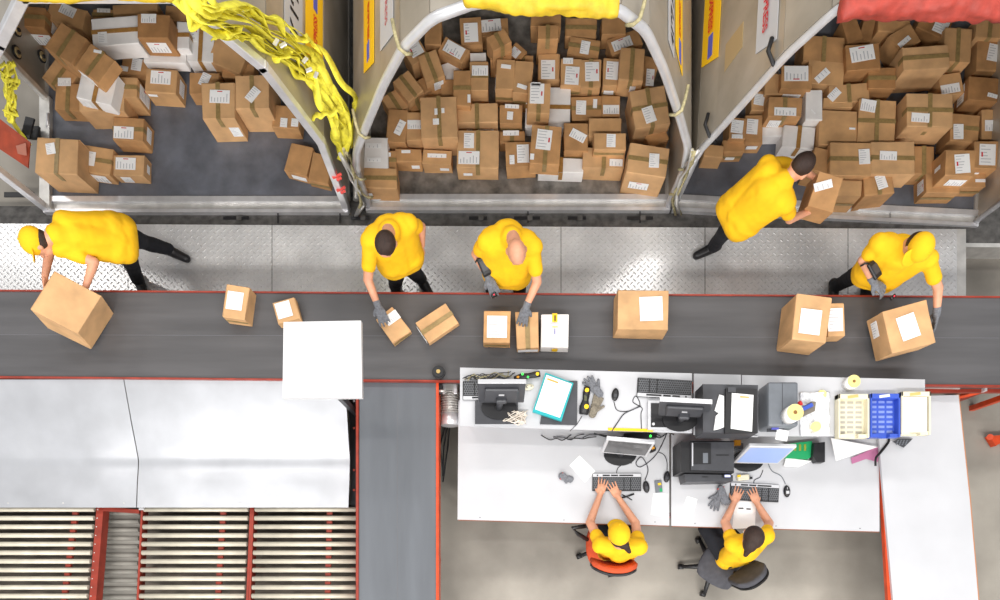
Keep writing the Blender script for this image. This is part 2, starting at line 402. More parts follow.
# white square hood over the belt
t = thing('scanner_hood', 'square white flat hood mounted above the near edge of the belt', 'hood', P(352, 392, 0))
zh = 1.85
b = MB(); b.prism([P(283.5, 322, zh), P(361, 320.5, zh), P(362, 397.5, zh), P(282.5, 398, zh)], (0, 0, -.05), mat('white_powder_coat', (214, 214, 216), .45)); b.build('hood_panel', None, t)
b = MB(); b.box((-1.415, 1.46, .9), (.045, .05, 1.78), M_blk, bev=.004); b.box((-1.415, 1.46, .01), (.08, .16, .02), M_blk); b.build('post', None, t)
b = MB(); b.box((-1.52, 1.46, 1.77), (.25, .04, .04), M_blk); b.build('bracket', None, t)

# ================================================================ air freight containers
def container(name, label, L, R, Y0, Y1, rot, left_from=None, frame_r=.035, sq=False, floor_m=M_cfloor, gap=(0, 0)):
    cx = (L[0][0] + R[0][0]) / 2
    t = thing(name, label, 'cargo container', (cx, Y0, .16), 'air cargo containers along the walkway')
    Rm = Matrix.Translation(Vector((cx, Y0, 0))) @ Matrix.Rotation(math.radians(rot), 4, 'Z') @ Matrix.Translation(Vector((-cx, -Y0, 0)))
    def W(x, y, z): return Rm @ Vector((x, y, z))
    th = .025
    def seg(a, c, y0, y1, out, m, bb, th=th):
        pts = [W(a[0], y0, a[1]), W(c[0], y0, c[1]), W(c[0], y1, c[1]), W(a[0], y1, a[1])]
        e = (pts[1] - pts[0]).cross(pts[3] - pts[0]).normalized()
        if e.dot(Rm.to_3x3() @ Vector((out, 0, .3))) < 0: e = -e
        bb.prism(pts, e * th, m)
    for pts, out, nm in ((L, -1, 'side_wall'), (R, 1, 'side_wall')):
        bb = MB()
        for k in range(len(pts) - 1):
            y0 = Y0 + .02
            if out == -1 and left_from and k == 0: y0 = left_from
            seg(pts[k], pts[k + 1], y0, Y1, out, M_wall, bb)
        bb.build(nm, None, t)
    bb = MB(); bb.prism([W(L[-1][0], Y0 + .02, L[-1][1]), W(R[-1][0], Y0 + .02, R[-1][1]), W(R[-1][0], Y1, R[-1][1]), W(L[-1][0], Y1, L[-1][1])], (0, 0, th), M_wall); bb.build('roof', None, t)
    bb = MB(); bb.prism([W(x, Y1, z) for x, z in L] + [W(x, Y1, z) for x, z in R[::-1]], Rm.to_3x3() @ Vector((0, th, 0)), M_wallin); bb.build('rear_wall', None, t)
    bb = MB(); bb.prism([W(L[0][0], Y0 + .1, .25), W(R[0][0], Y0 + .1, .25), W(R[0][0], Y1, .25), W(L[0][0], Y1, .25)], (0, 0, -.06), floor_m)
    bb.build('floor_panel', None, t)
    bb = MB(); x0, x1 = L[0][0] - .02, R[0][0] + .02
    for (ya, yb, z, m_) in ((Y0 - .05, Y0 - .015, .265, M_alub), (Y0 - .015, Y0 + .05, .245, M_alu), (Y0 + .05, Y0 + .105, .28, M_alub)):
        bb.prism([W(x0, ya, z), W(x1, ya, z), W(x1, yb, z), W(x0, yb, z)], (0, 0, -.06), m_)
    bb.build('sill', None, t)
    bb = MB()
    for x in (L[0][0], R[0][0]):
        bb = MB(); bb.prism([W(x - .03, Y0 + .1, .27), W(x + .03, Y0 + .1, .27), W(x + .03, Y1, .27), W(x - .03, Y1, .27)], (0, 0, -.08), M_alu); bb.build('base_rail', None, t)
    bb = MB(); path = [W(x, Y0, z) for x, z in L] + [W(x, Y0, z) for x, z in R[::-1]]
    if sq:
        for k in range(len(path) - 1):
            a, c = path[k], path[k + 1]; d = (c - a); l = d.length
            q = d.to_track_quat('Z', 'Y').to_matrix().to_4x4()
            bb.box((a + c) / 2, (.065, .065, l + .05), M_alub, R=q, bev=.006)
    else:
        # round the corners of the path
        sm = []
        for k, p in enumerate(path):
            if k in (0, len(path) - 1): sm.append(p); continue
            a, c = path[k - 1], path[k + 1]
            for tt in (.25, .5, .75):
                A = p.lerp(a, .3); B = p.lerp(c, .3); sm.append((A.lerp(p, tt)).lerp(p.lerp(B, tt), tt))
        bb.tube(sm, frame_r, M_alub, seg=12)
    bb.build('door_frame', None, t)
    return t, W
CL1 = [(-4.62, .2), (-4.62, 1.4), (-3.49, 2.365), (-3.05, 2.75)]
CR1 = [(-1.62, .2), (-1.58, 1.3), (-1.76, 2.15), (-2.02, 2.63), (-2.12, 2.75)]
CL2 = [(-1.40, .2), (-1.375, .9), (-1.315, 1.14), (-1.15, 1.49), (-.93, 1.95), (-.73, 2.3), (-.5, 2.55), (-.2, 2.68)]
CR2 = [(1.6, .2), (1.6, .9), (1.55, 1.2), (1.36, 1.62), (1.13, 2.1), (.93, 2.45), (.72, 2.62), (.42, 2.68)]
CL3 = [(1.66, .2), (1.66, 1.15), (1.74, 1.4), (1.955, 2.25), (2.11, 2.63), (2.2, 2.75)]
CR3 = [(4.68, .2), (4.68, 1.4), (3.7, 2.365), (3.3, 2.75)]
c1, W1 = container('cargo_container', 'left aluminium cargo container with straight slanted door frame and blue grey floor', CL1, CR1, 3.62, 6.1, 0, left_from=4.72, sq=True)
c2, W2 = container('cargo_container', 'middle aluminium cargo container with a round arched door frame', CL2, CR2, 3.64, 6.1, 0, floor_m=M_cfloor2)
c3, W3 = container('cargo_container', 'right aluminium cargo container under a red door curtain, turned slightly', CL3, CR3, 3.56, 6.1, -3, frame_r=.028)
def on_wall(W, pts, seg, z0, z1, y0, y1, m, cont, name, out, off=.03, th=.004, slant=None):
    """a flat strip on one contour segment between heights z0..z1"""
    (xa, za), (xb, zb) = pts[seg], pts[seg + 1]
    f = lambda z: xa + (xb - xa) * (z - za) / (zb - za)
    n = Vector((zb - za, 0, -(xb - xa))).normalized() * (1 if out > 0 else -1)
    if n.x * out < 0: n = -n
    q = [(f(z0), y0, z0), (f(z0), y1, z0), (f(z1), y1, z1), (f(z1), y0 if slant is None else slant, z1)]
    R3 = (W(1, 0, 0) - W(0, 0, 0)); 
    def tr(p): return W(*(Vector(p) + n * off))
    bb = MB(); bb.prism([tr(p) for p in q], (tr(q[0]) + (W(*n) - W(0, 0, 0)) * th) - tr(q[0]), m); bb.build(name, None, cont)
    return lambda y, z, e=.036: W(*(Vector((f(z), y, z)) + n * e)), n
# left container, outer right wall
f, n = on_wall(W1, CR1, 1, 1.33, 1.61, 3.9, 6.0, M_yel, c1, 'yellow_stripe', 1)
put_text('EXPRESS', .085, f(4.25, 1.43), (0, 1, 0), Vector((-.2, 0, 1)), mat('red_stripe_lettering', (222, 70, 34), .5), c1, length=.29, bold=.003)
on_wall(W1, CR1, 1, 1.43, 1.49, 4.05, 4.20, M_blue, c1, 'blue_bar', 1, off=.035)
on_wall(W1, CR1, 1, 1.43, 1.49, 4.58, 4.8, M_blue, c1, 'blue_bar', 1, off=.035)
f, n = on_wall(W1, CR1, 1, 1.66, 1.92, 3.9, 6.0, M_white, c1, 'number_panel', 1)
put_text('Y 19/', .165, f(4.11, 1.73), (0, 1, 0), Vector((-.2, 0, 1)), M_inkd, c1, bold=.006)
# middle container, outer left wall
f, n = on_wall(W2, CL2, 3, 1.51, 1.80, 4.03, 6.0, M_yel, c2, 'yellow_stripe', -1, slant=3.9)
put_text('EXPRESS', .08, f(4.48, 1.63), (0, -1, 0), Vector((.45, 0, 1)), mat('red_stripe_lettering', (222, 70, 34), .5), c2, length=.29, bold=.003)
on_wall(W2, CL2, 3, 1.62, 1.68, 4.03, 4.17, M_blue, c2, 'blue_bar', -1, off=.035)
on_wall(W2, CL2, 3, 1.62, 1.68, 4.53, 4.8, M_blue, c2, 'blue_bar', -1, off=.035)
f, n = on_wall(W2, CL2, 4, 1.965, 2.2, 3.86, 4.66, M_white, c2, 'white_panel', -1, slant=3.8)
put_text('EXPRESS', .075, f(4.30, 2.06), (0, -1, 0), Vector((.55, 0, 1)), M_redink, c2, length=.33)
# middle container, outer right wall
f, n = on_wall(W2, CR2, 3, 1.63, 1.86, 3.92, 6.0, M_yel, c2, 'yellow_stripe', 1, slant=3.98)
on_wall(W2, CR2, 3, 1.70, 1.76, 3.95, 4.12, M_blue, c2, 'blue_bar', 1, off=.035)
on_wall(W2, CR2, 3, 1.70, 1.76, 4.46, 4.7, M_blue, c2, 'blue_bar', 1, off=.035)
put_text('EXPRESS', .075, f(4.15, 1.71), (0, 1, 0), Vector((-.45, 0, 1)), mat('red_stripe_lettering', (222, 70, 34), .5), c2, length=.27, bold=.003)
f, n = on_wall(W2, CR2, 3, 1.91, 2.08, 3.85, 6.0, M_white, c2, 'number_panel', 1)
put_text('4197 AMJ 0', .13, f(3.9, 1.94), (0, 1, 0), Vector((-.45, 0, 1)), M_inkd, c2, bold=.004)
# right container, outer left wall
f, n = on_wall(W3, CL3, 1, 1.16, 1.395, 4.26, 6.1, M_yel, c3, 'yellow_stripe', -1, slant=4.18)
put_text('EXPRESS', .085, f(4.79, 1.25, .045), (-.0523, -1, 0), Vector((.3, 0, 1)), mat('red_stripe_lettering', (222, 70, 34), .5), c3, length=.31, bold=.003)
on_wall(W3, CL3, 1, 1.25, 1.31, 4.26, 4.45, M_blue, c3, 'blue_bar', -1, off=.035)
on_wall(W3, CL3, 1, 1.25, 1.31, 4.83, 5.05, M_blue, c3, 'blue_bar', -1, off=.035)
f, n = on_wall(W3, CL3, 2, 1.93, 2.18, 3.80, 4.75, M_white, c3, 'white_panel', -1, slant=3.72)
put_text('EXPRESS', .085, f(4.24, 2.02, .045), (-.0523, -1, 0), Vector((.25, 0, 1)), M_redink, c3, length=.36, bold=.002)
on_wall(W3, CL3, 2, 1.50, 1.74, 3.98, 4.20, mat('patch_plate', (204, 182, 140), .45, .5), c3, 'patch_plate', -1, off=.027, slant=4.0)
for z, y in ((1.95, 4.0), (2.38, 3.8)):
    pass
b = MB()
for z0 in (1.3, 2.12):
    (xa, za), (xb, zb) = (CL3[1], CL3[2]) if z0 < 1.4 else (CL3[2], CL3[3])
    x = xa + (xb - xa) * (z0 - za) / (zb - za)
    q = [W3(x - .04, 3.75, z0 + .04), W3(x - .06, 3.66, z0 + .03), W3(x - .02, 3.56, z0 + .04), W3(x + .045, 3.55, z0 - .02), W3(x + .03, 3.60, z0 - .03)]
    b = MB(); b.tube(q, .016, M_blk, seg=6); b.build('frame_tie', None, c3)
for (x, z) in ((-1.36, .5), (-1.365, .8), (-1.2, 1.4), (-.72, 2.31), (1.6, .55), (1.585, .95), (1.33, 1.68), (.83, 2.56)):
    s_ = -1 if x < .1 else 1
    q = [W2(x + .075 * s_, 3.78, z + .06), W2(x + .055 * s_, 3.68, z + .04), W2(x + .03 * s_, 3.60, z + .03), W2(x - .01 * s_, 3.585, z), W2(x - .05 * s_, 3.61, z - .03)]
    b = MB(); b.tube(q, .013, M_rope, seg=6); b.build('frame_rope', None, c2)
for s_, x0 in ((-1, -1.40), (1, 1.60)):
    for k in range(4):
        q = [W2(x0 + (random.random() - .5) * .07 + (.10 * s_ if j == 0 else 0), 3.56 + (random.random() - .5) * .06, .26 + .2 * j) for j in range(6)]
        b = MB(); b.tube(q, .014, M_rope if k % 2 else M_alu, seg=6); b.build('frame_rope', None, c2)
# round lashing points and post on the inner left wall of the left container
for (y, z) in ((5.06, .35), (4.84, .69), (5.05, .69)):
    b = MB(); p = Vector((-4.60, y, z)); b.cyl(p, p + Vector((.015, 0, 0)), .055, M_blk, seg=20); b.cyl(p + Vector((.012, 0, 0)), p + Vector((.022, 0, 0)), .042, mat('zinc_ring', (222, 200, 150), .35, .6), seg=12); b.cyl(p + Vector((.022, 0, 0)), p + Vector((.035, 0, 0)), .018, M_blk, seg=10); b.build('lashing_point', None, c1)
b = MB(); b.box((-4.60, 4.70, .72), (.05, .06, 1.05), M_alu, bev=.006); b.box((-4.60, 4.15, .28), (.10, 1.1, .05), M_alu); b.build('side_post', None, c1)
b = MB(); b.box(P(35, 133, .35), (.09, .12, .03), M_blk); b.build('latch_block', None, c1)
b = MB(); b.cyl(P(47, 128, .3), P(48, 113, .33), .012, M_alub); b.build('lashing_hook', None, c1)
# rolled curtains over the doors
def cloth_roll(name, lab, pts, r, m, seed, cat='curtain'):
    bb = MB(); i = bb.mi(m); n = 70; rings = []; sg = 18
    L_ = [Vector(p) for p in pts]
    def at(u):
        k = u * (len(L_) - 1); j = min(int(k), len(L_) - 2); return L_[j].lerp(L_[j + 1], k - j)
    for k in range(n + 1):
        c = at(k / n); ring = []
        for q in range(sg):
            a = 2 * PI * q / sg; d = Vector((0, math.cos(a), math.sin(a)))
            nz = noise.noise(Vector((c.x * 5 + seed, d.y * 1.6, d.z * 1.6))) + .6 * noise.noise(Vector((c.x * 17 + seed, d.y * 3, d.z * 3)))
            ring.append(bb.bm.verts.new(c + d * r * (1 + .42 * nz) * (1 if 0 < k < n else .4)))
        rings.append(ring)
    for k in range(n):
        for q in range(sg):
            f = bb.bm.faces.new([rings[k][q], rings[k][(q + 1) % sg], rings[k + 1][(q + 1) % sg], rings[k + 1][q]]); f.material_index = i; f.smooth = True
    bb.bm.faces.new(rings[0][::-1]); bb.bm.faces.new(rings[-1])
    return tag(bb.build(name), lab, cat)
M_ycl = mat('yellow_tarpaulin', (226, 190, 44), .6, 0, .12, 12, .3, 30)
M_rcl = mat('red_tarpaulin', (174, 66, 54), .6, 0, .14, 12, .35, 30)
cloth_roll('door_curtain', 'rolled yellow tarpaulin along the top of the left container door', [W1(-3.12, 3.58, 2.83), W1(-2.05, 3.58, 2.83)], .05, M_ycl, 1)
cloth_roll('door_curtain', 'crumpled yellow tarpaulin under the top of the middle arched door', [P(462, -6, 2.74), P(500, 0, 2.74), P(560, 4, 2.74), P(600, 5, 2.72), P(619, 6, 2.70)], .062, M_ycl, 5)
cloth_roll('door_curtain', 'crumpled red tarpaulin rolled over the right container door', [P(840, 6, 2.75), P(900, 5, 2.75), P(960, 6, 2.75), P(1030, 7, 2.75)], .075, M_rcl, 9)
# yellow cargo net
def ribbon(bb, pts, wd, m, wob=.02, n=60, seed=0):
    i = bb.mi(m); L_ = [Vector(p) for p in pts]; row = []
    def at(u):
        k = u * (len(L_) - 1); j = min(int(k), len(L_) - 2); f = k - j
        p0, p1, p2, p3 = L_[max(j - 1, 0)], L_[j], L_[j + 1], L_[min(j + 2, len(L_) - 1)]
        return .5 * ((2 * p1) + (p2 - p0) * f + (2 * p0 - 5 * p1 + 4 * p2 - p3) * f * f + (3 * p1 - p0 - 3 * p2 + p3) * f ** 3)
    prev = None
    for k in range(n + 1):
        u = k / n; c = at(u); t_ = (at(min(1, u + .01)) - at(max(0, u - .01))).normalized()
        c = c + wob * Vector((noise.noise(Vector((u * 7, seed, 0))), noise.noise(Vector((u * 7, seed, 5))), .7 * noise.noise(Vector((u * 7, seed, 9)))))
        a = 1.0 * noise.noise(Vector((u * 5, seed, 20)))
        s1 = t_.cross(Vector((0, 0, 1))).normalized(); s2 = s1.cross(t_); sd = (s1 * math.cos(a) + s2 * math.sin(a)) * wd / 2
        v = (bb.bm.verts.new(c - sd), bb.bm.verts.new(c + sd))
        if prev:
            f = bb.bm.faces.new([prev[0], prev[1], v[1], v[0]]); f.material_index = i; f.smooth = True
        prev = v
def solid(o, th):
    mo = o.modifiers.new('s', 'SOLIDIFY'); mo.thickness = th; mo.offset = 0; return o
bb = MB(); base = [(180, -6, 2.86), (205, 10, 2.82), (238, 22, 2.5), (272, 38, 2.12), (306, 62, 1.72), (328, 92, 1.48), (340, 124, 1.2), (345, 150, .95)]
random.seed(3)
for k in range(16):
    off = (k / 15 - .5)
    pts = []
    for j, (x, y, z) in enumerate(base):
        wd = 28 if 0 < j < 7 else 14
        nx, ny = .62, -.78
        r1 = random.gauss(0, .18)
        pts.append(P(x + nx * (off + r1) * wd + 2, y + ny * (off + r1) * wd, z + .03 + abs(random.gauss(0, .03))))
    a = 0 if k % 3 else random.randint(0, 2); e = 8 - (random.randint(0, 3) if k % 2 else 0)
    ribbon(bb, pts[a:e], .062, M_strap, .08, 80, k * 3.1)
for (x, y, z) in ((262, 62, 1.95), (312, 118, 1.45), (213, 38, 2.5)):
    ribbon(bb, [P(x, y, z + .05), P(x + 8, y - 3, z + .12), P(x + 20, y - 4, z + .1), P(x + 28, y - 12, z + .05)], .05, M_strap, .03, 30, x)
solid(bb.build('x'), .004)
net = C.objects['x']; net.name = 'cargo_net'
for (x, y, z, a) in ((283, 45, 2.14, 30), (276, 42, 2.2, 60), (309, 70, 1.8, 20), (316, 75, 1.75, 70), (305, 60, 1.85, 50)):
    bb = MB(); bb.box(P(x, y, z + .04), (.05, .03, .012), M_alub, rot=a, bev=.003); bb.build('net_buckle', None, net)
net['category'] = 'cargo net'
net['label'] = 'bunched yellow cargo net drooping over the right shoulder of the left container'
bb = MB()
for k in range(6):
    q = [P(2 + random.random() * 14, 62 + 9 * j + random.random() * 6, 1.05 - .08 * j) for j in range(7)]
    ribbon(bb, q, .045, M_strap, .08, 50, 40 + k)
ribbon(bb, [P(6, 112, .55), P(14, 124, .5), P(24, 138, .48), P(30, 146, .46)], .04, M_strap, .01, 20, 3)
o = solid(bb.build('strap_bundle'), .004); tag(o, 'tangled yellow straps hanging at the left edge of the left container', 'strap')
bb = MB(); q = [P(-14, 108, .62), P(4, 122, .58), P(30, 142, .5), P(28, 168, .42), P(2, 150, .45), P(-14, 140, .5)]
bb.prism(q, (0, 0, -.012), mat('rust_red_tarp', (158, 62, 34), .6, 0, .15, 8, .2, 20)); bb.face([x_ + Vector((0, 0, .003)) for x_ in (P(16, 146, .52), P(26, 143, .52), P(27, 156, .5), P(18, 154, .51))], mat('tape_scrap', (176, 110, 90), .5))
tag(bb.build('tarpaulin_flap'), 'rust red tarpaulin flap by the left container side opening', 'tarpaulin')
bb = MB(); bb.box(P(28, 128, .46), (.085, .2, .02), M_blk, rot=-14); tag(bb.build('rubber_pad'), 'small black rubber pad beside the rust red tarpaulin flap', 'pad')
# red safety strap at the right foot of the left container
bb = MB(); bb.tube([P(330, 152, 1.0), P(334, 166, .9), P(338, 178, .8), P(341, 190, .6), P(343, 196, .45)], .008, mat('coral_strap', (238, 92, 84), .6), seg=6)
for (x, y, z) in ((337, 176, .82), (341, 189, .62)): bb.box(P(x, y, z + .02), (.09, .02, .015), mat('coral_strap', (238, 92, 84), .6), rot=25); bb.box(P(x + 2, y + 3, z + .01), (.05, .02, .015), mat('coral_strap', (238, 92, 84), .6), rot=25)
tag(bb.build('lashing_strap'), 'coral red lashing strap at the right foot of the left container frame', 'strap')
# things seen in the gap between left and middle container
bb = MB(); bb.cyl(P(356, 200, .2), P(356, 34, .2), .03, M_alu); bb.cyl((P(356, 34, .2)), P(356, 24, .3), .02, M_blk)
tag(bb.build('guide_rail'), 'grey steel guide rail on the floor between left and middle containers', 'rail')
# red belt bracing at the right
t = thing('support_brace', 'orange red steel bracing under the right end of the main belt', 'bracing', P(970, 400, .3))
b = MB(); b.cyl(P(934, 403, .55), P(1060, 371, .7), .022, M_orange, seg=4, smooth=False); b.build('diagonal_bar', None, t)
b = MB(); b.box((P(965, 389, .8).x, P(965, 389, .8).y - .02, .8), (1.4, .03, .05), M_red); b.build('cross_bar', None, t)
b = MB(); b.prism([P(926, 384, .84), P(960, 384.5, .84), P(960, 389, .84), P(926, 388, .84)], (0, 0, -.02), M_alu); b.box(P(984, 389, .84), (.025, .05, .05), M_alub); b.build('end_plate', None, t)
b = MB(); b.box(P(996, 400, .35), (.05, .05, .7), M_orange); b.build('leg', None, t)
t = thing('frame_foot', 'orange steel foot lying on the floor at the right picture edge', 'frame', P(1000, 440, 0))
b = MB(); b.prism([P(990, 436, .1), P(1060, 430, .1), P(1060, 440, .1), P(1000, 443, .1), P(996, 446, .1)], (0, 0, -.08), M_orange, ); b.cyl(P(990, 437, .1), P(990, 437, .13), .03, M_orange, seg=12); b.build('foot_plate', None, t)
# ================================================================ PARCELS
def parcel(cx, cy, wpx, dpx, rot, h, zb, kind, tape, labels, text, group, pitch=0, roll=0, flap=False, base=None):
    """one carton: (cx,cy) is where its top face sits, w/d its size across and along, h its height, zb what it stands on"""
    zt = zb + h; s = (HC - zt) / FP; w_, d_ = wpx * s, dpx * s
    top = P(cx, cy, zt)
    R = Matrix.Rotation(math.radians(-rot), 4, 'Z') @ Matrix.Rotation(math.radians(pitch), 4, 'X') @ Matrix.Rotation(math.radians(roll), 4, 'Y')
    org = top - (R @ Vector((0, 0, h)))
    t = thing('white_parcel' if kind == 'w' else 'parcel', text, 'parcel', org, group)
    m = M_wbox if kind == 'w' else M_kraft['abcd'.index(kind)]
    def put(bb, nm):
        bmesh.ops.recalc_face_normals(bb.bm, faces=bb.bm.faces)
        me = bpy.data.meshes.new(nm); bb.bm.to_mesh(me); bb.bm.free()
        for mm in bb.mats: me.materials.append(mm)
        o = bpy.data.objects.new(nm, me); C.objects.link(o); o.parent = t; return o
    t.rotation_euler = R.to_euler()
    b = MB(); b.box((0, 0, h / 2), (w_, d_, h), m, bev=.005)
    rr = random.Random(int(cx * 31 + cy * 17))
    for v in b.bm.verts: v.co += Vector((rr.uniform(-1, 1), rr.uniform(-1, 1), rr.uniform(-.6, .3))) * .006
    put(b, 'carton')
    tm = M_tan if kind == 'w' else M_tape; tw = .04; e = .0045
    if tape:
        b = MB()
        if 'V' in tape:
            b.box((0, 0, h + e - .001), (tw, d_ + .004, .002), tm); b.box((0, -d_ / 2 - e + .001, h - min(h, .12) / 2), (tw, .002, min(h, .12)), tm); b.box((0, d_ / 2 + e - .001, h - .04), (tw, .002, .08), tm)
        if 'H' in tape:
            b.box((0, 0, h + e - .0005), (w_ + .004, tw, .002), tm); b.box((w_ / 2 + e - .001, 0, h - .04), (.002, tw, .08), tm); b.box((-w_ / 2 - e + .001, 0, h - .04), (.002, tw, .08), tm)
        if 'f' in tape: b.box((0, -d_ / 2 - e + .001, h * .5), (w_ * .96, .002, tw * .8), tm)
        put(b, 'packing_tape')
    for L_ in labels:
        k = L_[0]; b = MB()
        if k in 'TtB':
            _, lx, ly, lw, lh = L_[:5]; lr = L_[5] if len(L_) > 5 else 0
            dp = P(lx, ly, zt) - top; dp = Matrix.Rotation(math.radians(rot), 3, 'Z') @ dp
            W_, H_ = lw * s, lh * s
            dp.x = max(-w_ / 2 + W_ / 2 * .9, min(w_ / 2 - W_ / 2 * .9, dp.x)); dp.y = max(-d_ / 2 + H_ / 2 * .9, min(d_ / 2 - H_ / 2 * .9, dp.y))
            Rl = Matrix.Translation((dp.x, dp.y, h + .0065)) @ Matrix.Rotation(math.radians(-lr), 4, 'Z')
        else:
            _, u, v, lw, lh = L_[:5]; W_, H_ = lw * s, lh * s
            if k == 'F': Rl = Matrix.Translation((u * w_, -d_ / 2 - .0065, h * v)) @ Matrix.Rotation(PI / 2, 4, 'X')
            elif k == 'R': Rl = Matrix.Translation((w_ / 2 + .0065, u * d_, h * v)) @ Matrix.Rotation(PI / 2, 4, 'Z') @ Matrix.Rotation(PI / 2, 4, 'X')
            elif k == 'L': Rl = Matrix.Translation((-w_ / 2 - .0065, u * d_, h * v)) @ Matrix.Rotation(-PI / 2, 4, 'Z') @ Matrix.Rotation(PI / 2, 4, 'X')
            H_ = min(H_, h * .95)
        def q(x0, y0, x1, y1, z, mm): b.face([Rl @ Vector(p) for p in ((x0, y0, z), (x1, y0, z), (x1, y1, z), (x0, y1, z))], mm)
        b.box((0, 0, 0), (W_, H_, .002), M_paper); b.bm.transform(Rl)
        red = len(L_) > 6 and L_[6] or (len(L_) > 5 and L_[5] == 'r')
        if k == 'T' or k in 'FRL' and min(W_, H_) > .06:
            n_ = 6 if min(W_, H_) > .07 else 3
            vert = W_ > H_ * 1.1
            for j in range(n_):
                f = (j + .7) / (n_ + .6) - .5
                ln = .30 + .5 * rr.random()
                if vert: x = f * W_; q(x - W_ * .022, -H_ * .42, x + W_ * .022, -H_ * .42 + H_ * .84 * ln, .0018, M_ink)
                else: y = -f * H_; q(-W_ * .42, y - H_ * .02, -W_ * .42 + W_ * .84 * ln, y + H_ * .02, .0018, M_ink)
        if red:
            sx, sy = ((W_ * .13, H_ * .035) if W_ >= H_ * .9 else (W_ * .05, H_ * .11))
            ox, oy = ((0, H_ * .38) if W_ >= H_ * .9 else (W_ * .34, 0))
            if red == -1: ox, oy = -ox, -oy
            q(ox - sx, oy - sy, ox + sx, oy + sy, .0022, M_redink)
        put(b, 'shipping_label' if k != 'B' else 'product_print')
    if flap:
        b = MB(); b.box((0, d_ * .05, h + .012), (w_ * .9, d_ * .8, .006), m, R=Matrix.Translation((0, 0, h + .014)) @ Matrix.Rotation(.05, 4, 'X')); 
        put(b, 'folded_flap')
    return t
z0 = .25
G1 = 'parcels in the left container'; G2 = 'parcels in the middle container'; G3 = 'parcels in the right container'
